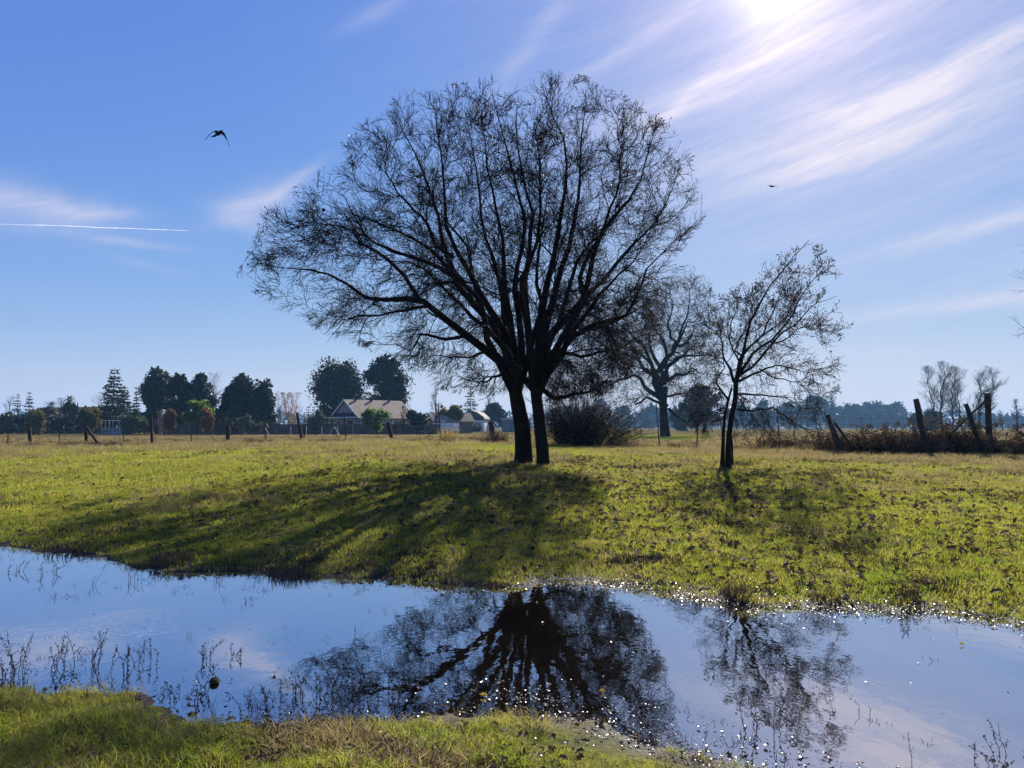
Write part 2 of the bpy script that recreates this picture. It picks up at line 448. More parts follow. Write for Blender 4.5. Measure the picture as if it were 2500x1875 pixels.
# ------------------------------------------------------------------ pond
WATER, t, out = mat('pond_water')
pos = t.node('ShaderNodeNewGeometry').outputs['Position']
mp = t.node('ShaderNodeMapping'); t.l.new(pos, mp.inputs[0]); mp.inputs['Scale'].default_value = (1, .55, 1)
rip = t.m('ADD', t.m('MULTIPLY', t.noise(mp.outputs[0], 5.5, 2, .5), 1.0), t.m('MULTIPLY', t.noise(mp.outputs[0], 17, 2), .25))
bp = t.node('ShaderNodeBump'); bp.inputs['Strength'].default_value = .07; bp.inputs['Distance'].default_value = .018
t.l.new(rip, bp.inputs['Height'])
fr = t.node('ShaderNodeFresnel'); fr.inputs['IOR'].default_value = 1.33; t.l.new(bp.outputs[0], fr.inputs['Normal'])
gl = t.node('ShaderNodeBsdfGlossy'); gl.inputs['Roughness'].default_value = .012; gl.inputs['Color'].default_value = (.92, .95, 1, 1); t.l.new(bp.outputs[0], gl.inputs['Normal'])
df = t.node('ShaderNodeBsdfDiffuse'); df.inputs['Color'].default_value = (.014, .010, .006, 1)
rf = t.node('ShaderNodeBsdfTransparent'); rf.inputs['Color'].default_value = (.45, .40, .30, 1)
body = t.node('ShaderNodeMixShader'); body.inputs[0].default_value = .5
t.l.new(df.outputs[0], body.inputs[1]); t.l.new(rf.outputs[0], body.inputs[2])
mx = t.node('ShaderNodeMixShader'); t.put(mx.inputs[0], t.m('POWER', fr.outputs[0], .28, clamp=True)); t.l.new(body.outputs[0], mx.inputs[1]); t.l.new(gl.outputs[0], mx.inputs[2])
t.l.new(mx.outputs[0], out.inputs[0])
wxs = np.linspace(-19, 17, 90)
wv = np.concatenate([np.stack([wxs, np.interp(wxs, nq[:, 0], nq[:, 1]) - .8, wxs * 0], 1), np.stack([wxs, np.interp(wxs, fp[:, 0], fp[:, 1]) + .8, wxs * 0], 1)])
wi = np.arange(90)
w_me = mesh_np('pond_water', wv, [np.stack([wi[:-1], wi[1:], wi[1:] + 90, wi[:-1] + 90], 1)], True)
tag(obj('pond_water', w_me, WATER), 'still pond water mirroring the sky and bare trees', kind='structure')

# ------------------------------------------------------------------ trees: branching
def resample(pts, n, rng=None, wig=0.0):
    """smooth polyline through pts, n points"""
    pts = np.asarray(pts, float); m = len(pts)
    tt = np.concatenate([[0], np.cumsum(np.linalg.norm(np.diff(pts, axis=0), axis=1))]); tt /= tt[-1]
    dense = np.linspace(0, 1, 80)
    Pd = np.stack([np.interp(dense, tt, pts[:, k]) for k in range(3)], 1)
    ker = np.array([1, 2, 3, 4, 3, 2, 1.]); ker /= ker.sum()
    S = np.stack([np.convolve(np.pad(Pd[:, k], 3, mode='edge'), ker, 'valid') for k in range(3)], 1)
    S[0], S[-1] = Pd[0], Pd[-1]
    out = np.stack([np.interp(np.linspace(0, 1, n), dense, S[:, k]) for k in range(3)], 1)
    if rng is not None and wig:
        w = rng.normal(size=(n, 3)) * wig; w[0] = 0; w[1] *= .3
        out = out + w
    return out
def children(P, R, count, t0, t1, ang, length, nseg, wig, trop, rratio, rng, env=None, taper=.35, rmin=.003, len_pow=.5):
    """P (B,n,3), R (B,n) -> child polylines (B*count, nseg+1, 3), radii"""
    B, n = P.shape[:2]
    bi = np.repeat(np.arange(B), count)
    base_t = np.tile((np.arange(count) + .5) / count, B)
    tt = t0 + (t1 - t0) * np.clip(base_t + rng.uniform(-.5, .5, len(bi)) / count, 0, .999)
    f = tt * (n - 1); i0 = np.minimum(f.astype(int), n - 2); w = (f - i0)[:, None]
    p = P[bi, i0] * (1 - w) + P[bi, i0 + 1] * w
    r = R[bi, i0] * (1 - w[:, 0]) + R[bi, i0 + 1] * w[:, 0]
    T = unit(P[bi, i0 + 1] - P[bi, i0])
    N = unit(np.cross(T, rng.normal(size=T.shape)))
    a = np.radians(rng.uniform(ang[0], ang[1], len(bi)))[:, None]
    d = unit(T * np.cos(a) + N * np.sin(a))
    L = rng.uniform(length[0], length[1], len(bi)) * (1 - len_pow * tt)
    M = len(bi)
    for attempt in range(4):
        Q = np.empty((M, nseg + 1, 3)); Q[:, 0] = p; dd = d.copy()
        rr = np.random.default_rng(attempt + M)
        for k in range(nseg):
            tr = trop(Q[:, k]) if callable(trop) else np.array([0, 0, trop])
            dd = unit(dd + rr.normal(size=(M, 3)) * wig + tr)
            Q[:, k + 1] = Q[:, k] + dd * (L / nseg)[:, None]
        if env is None: break
        ok = env(Q[:, -1])
        if ok.all(): break
        L = np.where(ok, L, L * .5)
    if env is not None:
        keep = env(Q[:, -1])
        Q, r = Q[keep], r[keep]
    r0 = np.maximum(r * rratio, rmin)
    rad = r0[:, None] * np.linspace(1, taper, nseg + 1)[None]
    return Q, rad
def star_env(center, pts, Y, depth, margin=1.0):
    """envelope: outline (world x,z) about the centre; elliptical in depth"""
    c = np.asarray(center, float)
    an = np.array([math.atan2(p[2] - c[2], p[0] - c[0]) for p in pts]); r = np.array([math.hypot(p[0] - c[0], p[2] - c[2]) for p in pts])
    o = np.argsort(an); an, r = an[o], r[o]
    an = np.concatenate([an - 2 * math.pi, an, an + 2 * math.pi]); r = np.tile(r, 3)
    def inside(P):
        dx, dy, dz = P[:, 0] - c[0], P[:, 1] - c[1], P[:, 2] - c[2]
        R_ = np.interp(np.arctan2(dz, dx), an, r) * margin
        return (np.hypot(dx, dz) / R_) ** 2 + (dy / depth) ** 2 < 1
    return inside
def trunk_tube(pts, r0, r1, rng, n=16, k=14, flare=.3, rough=.10):
    P = resample(pts, n); s = np.linspace(0, 1, n)
    R = r0 + (r1 - r0) * s + r0 * flare * (.55 * np.exp(-s * 7) + .75 * np.exp(-s * 22))
    tb = Tubes(); tb.add(P, R, k); V, FQ = tb.arrays()
    ctr = np.repeat(P, k, axis=0)
    ang = np.tile(np.arange(k), n); hh = np.repeat(np.arange(n), k)
    j = 1 + rough * (vnoise(ang * .9, hh * .35, int(rng.integers(99))) - .5) * 2
    return ctr + (V - ctr) * j[:, None], FQ, P, R

def fill_crown(LP, LR, env, n, rng, lo, hi, nseg=6, rk=(.005, .0085), wig=.05, droop=None, extra=None):
    """branches that reach for points spread evenly through the crown, each leaving the nearest limb or branch"""
    pts = []
    while len(pts) < n:
        q = rng.uniform(lo, hi, (4 * n, 3)); q = q[env(q)]
        pts += list(q)
    A = np.array(pts[:n])
    if extra is not None:
        q = rng.uniform(extra[0], extra[1], (extra[2], 3)); A = np.concatenate([A, q[env(q)]]); n = len(A)
    # skeleton points: position, tangent, distance from the trunk, radius
    S, T, G, Rr = [], [], [], []
    for P, R in zip(LP, LR):
        d = np.concatenate([[0], np.cumsum(np.linalg.norm(np.diff(P, axis=0), axis=1))])
        u = np.linspace(.12, 1, 26) * (len(P) - 1); i0 = np.minimum(u.astype(int), len(P) - 2); w = (u - i0)[:, None]
        S.append(P[i0] * (1 - w) + P[i0 + 1] * w); T.append(unit(P[i0 + 1] - P[i0])); G.append(np.interp(u, np.arange(len(P)), d)); Rr.append(np.interp(u, np.arange(len(P)), R))
    S, T, G, Rr = np.concatenate(S), np.concatenate(T), np.concatenate(G), np.concatenate(Rr)
    cap = len(S) + n * nseg
    BS, BT, BG, BR = np.zeros((cap, 3)), np.zeros((cap, 3)), np.zeros(cap), np.zeros(cap)
    m = len(S); BS[:m], BT[:m], BG[:m], BR[:m] = S, T, G, Rr
    order = np.argsort([np.min(np.linalg.norm(S - a_, axis=1)) for a_ in A])
    outP, outR = np.zeros((n, nseg + 1, 3)), np.zeros((n, nseg + 1))
    ss = np.linspace(0, 1, nseg + 1)[:, None]
    for c, k in enumerate(order):
        v = A[k] - BS[:m]; d = np.linalg.norm(v, axis=1) + 1e-6
        cs = np.einsum('ij,ij->i', v, BT[:m]) / d
        cost = d * (1.0 + 1.2 * np.clip(.6 - cs, 0, 2)) + .22 * BG[:m]
        j = int(np.argmin(cost)); p0 = BS[j]; L = d[j]
        c1 = p0 + BT[j] * L * .38 + rng.normal(size=3) * .05 * L
        P = (1 - ss) ** 2 * p0 + 2 * ss * (1 - ss) * c1 + ss ** 2 * A[k]
        if droop is not None: P[:, 2] += droop(A[k]) * L * ss[:, 0] ** 2
        P[1:] += rng.normal(size=(nseg, 3)) * wig * L / nseg
        r0 = min(.75 * BR[j], rk[0] + rk[1] * L)
        R = r0 + (rk[0] * .8 - r0) * ss[:, 0] if r0 > rk[0] else np.full(nseg + 1, r0)
        outP[c], outR[c] = P, R
        BS[m:m + nseg] = P[1:]; BT[m:m + nseg] = unit(np.diff(P, axis=0)); BG[m:m + nseg] = BG[j] + L * ss[1:, 0]; BR[m:m + nseg] = R[1:]; m += nseg
    return outP, outR
def bare_oak(name, label, limbs, trunks, env, rng, spec, mats=(BARK, TWIG, OAK_LEAF), nleaf=0, leaf=.06, leaf_w=None, trop=None, limb_r=(.10, .012), galls=0, group=None, limb_split=True, nl=14, limb_wig=.03, fill=None):
    """limbs: list of (world polyline, radius factor); trunks: list of (polyline, r0, r1)"""
    base = trunks[0][0][0]
    root = empty(name, base, label, 'tree', group)
    for pl, r0, r1 in trunks:
        V, FQ, P, R = trunk_tube(pl, r0, r1, rng)
        obj('trunk', mesh_np('trunk', V, [FQ], True), mats[0], root)
    LP, LR, L1P, L1R = [], [], [], []
    for pl, rf in limbs:
        cp = resample(pl, 6); cp[1:-1] += rng.normal(size=(4, 3)) * limb_wig * 3.2
        P = resample((resample(pl, 6) * .0 + cp), nl, rng, limb_wig * .5)
        R = rf * (limb_r[0] * (1 - np.linspace(0, 1, nl)) ** 1.15 + limb_r[1])
        LP.append(P); LR.append(R)
    LP, LR = np.array(LP), np.array(LR)
    s1, s2, s3, s4 = spec
    tw = Tubes(); allT = None
    parts = []
    for k in range(len(LP)):
        q, r = children(LP[k:k + 1], LR[k:k + 1], s1[0], s1[1], .99, s1[2], s1[3], 6, .19, trop, .40, rng, env)
        L1P.append(q); L1R.append(r)
        if limb_split:
            tb = Tubes(); tb.add(LP[k], LR[k], 8); tb.add(q, r, 5)
            obj('limb', tb.mesh('limb'), mats[0], root)
    if not limb_split:
        tb = Tubes(); tb.add(LP, LR, 6)
        for q, r in zip(L1P, L1R): tb.add(q, r, 4)
        obj('limbs', tb.mesh('limbs'), mats[0], root)
    P1, R1 = np.concatenate(L1P), np.concatenate(L1R)
    if fill:
        F1, FR = fill_crown(LP, LR, env, fill[0], rng, fill[1], fill[2], rk=fill[3], droop=fill[4] if len(fill) > 4 else None, extra=fill[5] if len(fill) > 5 else None)
        tb = Tubes(); tb.add(F1, FR, 4); tag(obj('branches', tb.mesh('branches'), mats[0], root), kind='stuff')
        P1, R1 = np.concatenate([P1, F1]), np.concatenate([R1, FR])
    P2, R2 = children(P1, R1, s2[0], .12, 1.0, s2[2], s2[3], 4, .22, trop, .5, rng, env, rmin=s2[4])
    P2b, R2b = children(LP, LR, s2[1], .35, 1.0, s2[2], s2[3], 4, .2, trop, .25, rng, env, rmin=s2[4])
    P2, R2 = np.concatenate([P2, P2b]), np.concatenate([R2, R2b])
    tw.add(P2, R2, 3)
    P3, R3 = children(P2, R2, s3[0], .15, 1.0, s3[2], s3[3], 2, .25, trop, .7, rng, env, rmin=s3[4], taper=.6)
    tw.add(P3, R3, 3)
    ends = P3
    if s4 and s4[0]:
        P4, R4 = children(P3, R3, s4[0], .25, 1.0, s4[2], s4[3], 1, .25, trop, .75, rng, None, rmin=s4[4], taper=.7)
        tw.add(P4, R4, 3); 
    tag(obj('twigs', tw.mesh('twigs', False), mats[1], root), kind='stuff')
    if nleaf:
        w = np.ones(len(ends)) if leaf_w is None else np.maximum(leaf_w(ends[:, -1]), 1e-6)
        k = rng.choice(len(ends), nleaf, p=w / w.sum())
        u = rng.uniform(.2, 1, (nleaf, 1))
        C = ends[k, 0] * (1 - u) + ends[k, -1] * u
        D = unit(unit(ends[k, -1] - ends[k, 0]) + rng.normal(size=(nleaf, 3)) * .7)
        V, FQ = leaf_arrays(C, leaf, rng, .5, D)
        tag(obj('leaves', mesh_np('leaves', V, [FQ]), mats[2], root), kind='stuff')
    for k in range(galls):
        e = ends[rng.integers(len(ends)), 0]
        me = bpy.data.meshes.new('oak_gall')
        import bmesh
        bm = bmesh.new(); bmesh.ops.create_icosphere(bm, subdivisions=2, radius=rng.uniform(.03, .05)); bm.to_mesh(me); bm.free()
        o = obj('oak_gall', me, mats[0], root, loc=e - np.array(base))
    return root

def zoomer(x0, y0, s):
    return lambda X, Y: (x0 + X / s, y0 + Y / s)
def limb_world(z, pts, Y, depth):
    """picture points -> world, drifting in depth along the limb"""
    n = len(pts); res = []
    for k, (X, Yp) in enumerate(pts):
        px, py = z(X, Yp)
        u = k / (n - 1)
        res.append(at(px, py, Y + depth * u ** 1.3))
    return np.array(res)

# ------------------------------------------------------------------ the big twin-trunked oak
rng = np.random.default_rng(11)
zA = zoomer(600, 180, 1.693)
bA = ground_hit(*zA(1150, 1618)); YA = float(bA[1])
def tw(z, pts, Y): return np.array([at(*z(*p), Y) for p in pts])
trA = tw(zA, [(1150, 1640), (1146, 1540), (1138, 1440), (1122, 1350), (1104, 1270), (1088, 1200)], YA)
trB = tw(zA, [(1232, 1645), (1224, 1540), (1212, 1430), (1200, 1340), (1198, 1260), (1208, 1170)], YA - .5)
trA2 = tw(zA, [(1128, 1350), (1150, 1270), (1165, 1200), (1150, 1120)], YA)
for tr_ in (trA, trB): tr_[0, 2] = z1(tr_[0, 0], tr_[0, 1]) - .08
LIMBS_A = [
    ([(1090, 1220), (1040, 1185), (960, 1130), (860, 1040), (760, 960), (700, 925), (600, 905), (480, 890), (370, 860), (270, 820), (170, 830), (90, 800)], 0.4, 1.15),
    ([(720, 935), (695, 870), (640, 790), (560, 715), (450, 660), (350, 610), (220, 640), (130, 610)], 1.2, .55),
    ([(1075, 1190), (1000, 1060), (940, 960), (880, 880), (800, 780), (720, 700), (600, 650), (480, 590), (330, 540)], -2.2, 1.0),
    ([(1090, 1180), (1010, 1000), (900, 860), (840, 740), (800, 620), (760, 480), (700, 380), (610, 150)], 1.6, 1.15),
    ([(1080, 1150), (1030, 1010), (985, 930), (920, 800), (890, 650), (860, 540), (830, 380), (780, 140)], -1.2, 1.1),
    ([(1100, 1150), (1080, 1030), (1090, 960), (1040, 840), (1000, 700), (960, 560), (930, 400), (905, 150)], 2.8, .95),
    ([(1120, 1150), (1130, 1000), (1130, 900), (1110, 780), (1110, 620), (1100, 450), (1060, 250), (1020, 90)], -2.6, 1.0),
    ([(900, 860), (800, 800), (700, 770), (580, 720), (470, 640), (400, 480), (330, 480)], 1.5, .6),
    ([(860, 760), (760, 640), (660, 520), (560, 400), (470, 310)], -.8, .55),
    ([(1205, 1200), (1195, 1050), (1150, 940), (1140, 800), (1160, 650), (1170, 500), (1150, 330), (1120, 110)], .8, 1.05),
    ([(1215, 1180), (1230, 1040), (1260, 900), (1280, 760), (1275, 600), (1300, 450), (1300, 300), (1240, 70)], -1.5, 1.15),
    ([(1215, 1160), (1260, 1000), (1310, 860), (1350, 720), (1400, 560), (1430, 400), (1420, 220), (1400, 60)], 2.4, 1.1),
    ([(1230, 1200), (1300, 1110), (1370, 1000), (1420, 860), (1500, 740), (1580, 600), (1640, 450), (1680, 270)], -.6, 1.2),
    ([(1240, 1195), (1330, 1080), (1400, 960), (1480, 860), (1560, 740), (1680, 640), (1760, 540), (1800, 370)], 2.2, .9),
    ([(1400, 960), (1430, 800), (1480, 640), (1530, 470), (1560, 300), (1540, 190)], -2.2, .6),
    ([(1240, 1210), (1320, 1120), (1420, 1050), (1520, 960), (1620, 860), (1720, 760), (1830, 640)], -1.2, .8),
    ([(1222, 1300), (1280, 1328), (1350, 1325), (1430, 1300), (1500, 1272), (1560, 1235)], -.6, .62),
    ([(1080, 1235), (1020, 1232), (960, 1250), (900, 1258), (840, 1275)], .5, .36),
    ([(1060, 1205), (980, 1128), (880, 1135), (780, 1175), (700, 1230)], .8, .5),
    ([(900, 1085), (800, 1085), (700, 1120), (600, 1130), (500, 1110)], -.6, .45),
    ([(760, 960), (650, 990), (520, 1010), (400, 1010), (300, 1030)], .5, .45),
    ([(1290, 1150), (1400, 1125), (1500, 1140), (1590, 1120), (1660, 1060)], .6, .5),
    ([(1320, 1110), (1430, 1010), (1540, 1000), (1640, 960), (1700, 900)], 1.6, .55),
    ([(1110, 1160), (1060, 960), (1040, 800), (1060, 640), (1040, 420), (980, 180)], -4.2, .95),
    ([(1200, 1160), (1200, 960), (1220, 760), (1230, 560), (1210, 360), (1190, 200)], -4.2, .95),
    ([(1110, 1160), (1000, 960), (900, 760), (780, 600), (680, 480)], 4.2, .95),
    ([(1210, 1160), (1290, 960), (1400, 760), (1500, 600), (1560, 420)], 4.0, .95),
    ([(1100, 1170), (960, 1010), (820, 880), (660, 800), (520, 760)], -3.8, .85),
    ([(1122, 1330), (1150, 1220), (1185, 1090), (1205, 960), (1190, 820), (1225, 640), (1250, 480)], -.5, .95),
    ([(1200, 1320), (1165, 1210), (1130, 1080), (1095, 930), (1070, 780), (1030, 640)], .3, .8),
    ([(1230, 1170), (1340, 1020), (1460, 880), (1580, 780), (1680, 700)], -3.6, .85)]
limbsA = []
for pts, dep, rf in LIMBS_A:
    if 1140 < pts[0][1] < 1215 and 1050 < pts[0][0] < 1250:
        pts = ([(1120, 1345), (1106, 1270)] if pts[0][0] < 1180 else [(1200, 1345), (1202, 1265)]) + pts
    w_ = limb_world(zA, pts, YA - (.05 if pts[0][0] < 1180 else .45), dep); limbsA.append((w_, rf))
OUT_A = [(-10, 880), (50, 760), (95, 590), (250, 500), (400, 420), (430, 300), (560, 250), (610, 150), (760, 130), (1010, 95), (1220, 65), (1400, 75), (1500, 135), (1690, 230), (1790, 310), (1830, 430), (1890, 600), (1830, 720), (1760, 800), (1740, 900), (1720, 1040), (1690, 1130), (1610, 1250), (1450, 1350), (1250, 1370), (1100, 1330), (900, 1330), (740, 1290), (620, 1210), (470, 1130), (300, 1080), (180, 1000), (90, 960)]
envA = star_env(at(*zA(1130, 850), YA), [at(*zA(*p), YA) for p in OUT_A], YA, 5.0, 1.0)
zlow, zhi = at(*zA(0, 1150), YA)[2], at(*zA(0, 700), YA)[2]
cxA = at(*zA(1160, 0), YA)[0]
def tropA(P):
    u = np.clip((P[:, 2] - zlow) / (zhi - zlow), 0, 1)
    o = unit(P - np.array([cxA, YA, zlow + .6])) * .14; o[:, 2] += -.14 * (1 - u)
    return o
def leafwA(P): return np.clip((P[:, 2] - zlow) / (zhi - zlow), .1, 1.5) * np.where(envA(P + (P - np.array([cxA, YA, zlow + 2])) * .14), .15, 1.0)
bare_oak('bare_oak', 'large bare oak with two dark trunks, tallest tree in the meadow', limbsA, [(trA, .205, .165), (trB, .145, .125)], envA, rng,
         [(5, .3, (28, 62), (.8, 2.0)), (8, 8, (25, 60), (.35, .95), .0062), (4, 0, (22, 55), (.14, .46), .0046), (0, 0, (25, 60), (.08, .24), .0034)],
         nleaf=2600, leaf=.06, leaf_w=leafwA, trop=tropA, limb_r=(.105, .006), galls=10, limb_wig=.045,
         fill=(1120, np.array([at(*zA(0, 0), YA)[0], YA - 5, at(*zA(0, 1380), YA)[2]]), np.array([at(*zA(1900, 0), YA)[0], YA + 5, at(*zA(0, 0), YA)[2]]), (.0075, .0125), lambda a_: -.22 * float(np.clip(1 - (a_[2] - zlow) / (zhi - zlow), 0, 1.2)),
               (np.array([at(*zA(1240, 0), YA)[0], YA - 3, at(*zA(0, 1320), YA)[2]]), np.array([at(*zA(1720, 0), YA)[0], YA + 3, at(*zA(0, 930), YA)[2]]), 230)))

# ------------------------------------------------------------------ the small oak on the right
rng = np.random.default_rng(12)
zB = zoomer(1600, 560, 2.764)
bB = ground_hit(*zB(470, 1618)); YB = float(bB[1])
trs = []
for pts, r0, r1, dy in [([(450, 1625), (455, 1500), (458, 1380), (468, 1260), (490, 1160), (515, 1070)], .055, .022, .0), ([(492, 1628), (490, 1500), (497, 1390), (515, 1260), (540, 1140), (543, 1030)], .068, .055, -.05), ([(516, 1600), (519, 1520), (517, 1440), (506, 1370)], .026, .02, .12)]:
    w_ = tw(zB, pts, YB + dy); w_[0, 2] = z1(w_[0, 0], w_[0, 1]) - .06; trs.append((w_, r0, r1))
LIMBS_B = [
    ([(540, 1060), (580, 860), (640, 650), (700, 530), (770, 390), (830, 290), (930, 170), (1040, 78)], .3, 1.0),
    ([(540, 1020), (620, 880), (720, 780), (850, 610), (950, 520), (1040, 400), (1150, 250)], -.6, .9),
    ([(550, 1000), (680, 905), (770, 790), (880, 660), (1010, 600), (1130, 490), (1230, 450)], .8, .85),
    ([(780, 770), (900, 700), (1050, 670), (1170, 640), (1270, 665)], .3, .4),
    ([(550, 1030), (640, 1000), (740, 925), (830, 900), (950, 940), (1080, 945)], -.8, .7),
    ([(700, 940), (850, 1000), (980, 1030), (1100, 1040), (1210, 1075)], .4, .4),
    ([(555, 1115), (640, 1100), (700, 1092), (800, 1110), (900, 1130), (1000, 1170), (1130, 1195)], .2, .6),
    ([(550, 1215), (640, 1212), (750, 1220), (850, 1250), (960, 1290), (1080, 1330), (1165, 1345)], -.5, .6),
    ([(545, 1090), (620, 1150), (700, 1240), (780, 1330), (840, 1420)], .6, .3),
    ([(530, 1030), (500, 900), (450, 820), (420, 760), (370, 680), (300, 600)], .3, .8),
    ([(490, 1150), (458, 1080), (450, 980), (440, 850), (470, 700)], .8, .55),
    ([(545, 1000), (520, 820), (540, 700), (545, 560), (510, 400)], -.5, .6),
    ([(600, 860), (560, 760), (600, 600), (650, 480), (720, 400)], -1.2, .5),
    ([(540, 1020), (600, 850), (680, 700), (780, 560), (880, 420), (960, 280)], -1.4, .7),
    ([(540, 1030), (620, 860), (760, 700), (880, 560), (1000, 380)], 1.5, .7),
    ([(465, 1200), (400, 1215), (330, 1250), (270, 1310)], .2, .4),
    ([(470, 1250), (420, 1300), (340, 1340), (250, 1400)], -.5, .35),
    ([(500, 1150), (420, 1100), (340, 1080), (260, 1100)], .6, .35),
    ([(545, 1130), (600, 1180), (680, 1300), (720, 1400)], -.7, .35)]
limbsB = [(limb_world(zB, p, YB, d), r) for p, d, r in LIMBS_B]
OUT_B = [(1050, 60), (1160, 220), (1240, 420), (1285, 670), (1225, 760), (1225, 1080), (1180, 1200), (1180, 1350), (1000, 1440), (800, 1490), (560, 1480), (300, 1420), (200, 1280), (250, 1000), (290, 650), (380, 480), (510, 380), (620, 290), (850, 140)]
envB = star_env(at(*zB(650, 900), YB), [at(*zB(*p), YB) for p in OUT_B], YB, 2.2)
zl2, zh2 = at(*zB(0, 1100), YB)[2], at(*zB(0, 600), YB)[2]
def tropB(P):
    u = np.clip((P[:, 2] - zl2) / (zh2 - zl2), 0, 1); o = np.zeros_like(P); o[:, 2] = -.12 + .20 * u; o += unit(P - np.array([at(*zB(540, 1050), YB)])) * .12; return o
cB = at(*zB(560, 1000), YB)
def leafwB(P): return np.clip((P[:, 2] - zl2 + .3) / (zh2 - zl2), .05, 1.0) * np.clip(np.linalg.norm(P - cB, axis=1) / 1.5, .1, 1.5)
bare_oak('young_oak', 'small oak with slender stems and small leaves, right of the big oak', limbsB, trs, envB, rng,
         [(5, .25, (28, 60), (.35, 1.0)), (6, 6, (25, 58), (.16, .5), .0050), (3, 0, (25, 55), (.08, .26), .0038), (0, 0, (25, 60), (.06, .14), .003)],
         mats=(BARK, TWIG, YOUNG_LEAF), nleaf=3600, leaf=.052, leaf_w=leafwB, trop=tropB, limb_r=(.044, .005), limb_wig=.025,
         fill=(330, np.array([at(*zB(180, 0), YB)[0], YB - 2.2, at(*zB(0, 1500), YB)[2]]), np.array([at(*zB(1290, 0), YB)[0], YB + 2.2, at(*zB(0, 50), YB)[2]]), (.0055, .010)))

# ------------------------------------------------------------------ the far oak behind
rng = np.random.default_rng(13)
zC = zoomer(1150, 600, 2.962)
YC = 88.0
trC = tw(zC, [(1405, 1368), (1398, 1290), (1392, 1210), (1388, 1120), (1400, 1020)], YC); trC[0, 2] = z1(trC[0, 0], YC) - .2
LIMBS_C = [
    ([(1388, 1120), (1402, 1000), (1430, 850), (1480, 720), (1530, 600), (1560, 450), (1580, 320)], 1, 1.15),
    ([(1385, 1100), (1320, 980), (1260, 880), (1200, 790), (1120, 770), (1040, 800), (960, 850)], -1, 1.0),
    ([(1380, 1110), (1300, 1040), (1210, 980), (1110, 930), (1000, 950), (900, 1010)], 2, .9),
    ([(1380, 1150), (1300, 1110), (1180, 1100), (1090, 1150)], -2, .5),
    ([(1405, 890), (1370, 740), (1360, 600), (1330, 480), (1280, 400)], 2, .7),
    ([(1430, 970), (1490, 900), (1570, 870), (1640, 880), (1720, 930)], -1, .75),
    ([(1420, 1160), (1480, 1080), (1560, 1060), (1640, 1110)], 2, .55),
    ([(1430, 1180), (1500, 1220), (1600, 1260), (1720, 1300)], -2, .5),
    ([(1480, 720), (1560, 680), (1650, 640), (1740, 620)], 2, .55),
    ([(1460, 760), (1480, 620), (1470, 480), (1430, 300)], -4, .6),
    ([(1400, 1000), (1300, 860), (1220, 700), (1160, 560)], -4, .8), ([(1410, 980), (1500, 820), (1600, 740), (1700, 720)], 5, .8),
    ([(1330, 990), (1240, 760), (1160, 640), (1080, 620)], 5, .6), ([(1400, 1000), (1350, 820), (1300, 600), (1300, 420)], 5, .8),
    ([(1430, 870), (1560, 760), (1640, 780), (1760, 820)], -4, .6), ([(1500, 680), (1600, 520), (1680, 450)], -2, .5)]
limbsC = [(limb_world(zC, p, YC, d), r) for p, d, r in LIMBS_C]
OUT_C = [(1580, 150), (1680, 190), (1740, 350), (1830, 420), (1850, 640), (1800, 900), (1830, 1150), (1740, 1330), (1560, 1260), (1380, 1240), (1150, 1200), (880, 1100), (860, 900), (980, 640), (1120, 400), (1300, 230), (1450, 150)]
envC = star_env(at(*zC(1400, 780), YC), [at(*zC(*p), YC) for p in OUT_C], YC, 9.5)
bare_oak('spreading_oak', 'broad old oak with crooked limbs standing on the green lawn behind', limbsC, [(trC, .52, .40)], envC, rng,
         [(5, .3, (30, 70), (1.6, 4.0)), (6, 6, (30, 70), (.8, 2.4), .016), (4, 0, (25, 65), (.4, 1.2), .012), (0, 0, (25, 60), (.2, .6), .012)],
         mats=(BARK_FAR, BARK_FAR, OAK_LEAF), nleaf=2600, leaf=.22, trop=0.0, limb_r=(.34, .022), limb_split=True, limb_wig=.16,
         fill=(420, np.array([at(*zC(850, 0), YC)[0], YC - 9, at(*zC(0, 1330), YC)[2]]), np.array([at(*zC(1860, 0), YC)[0], YC + 9, at(*zC(0, 150), YC)[2]]), (.018, .012)))

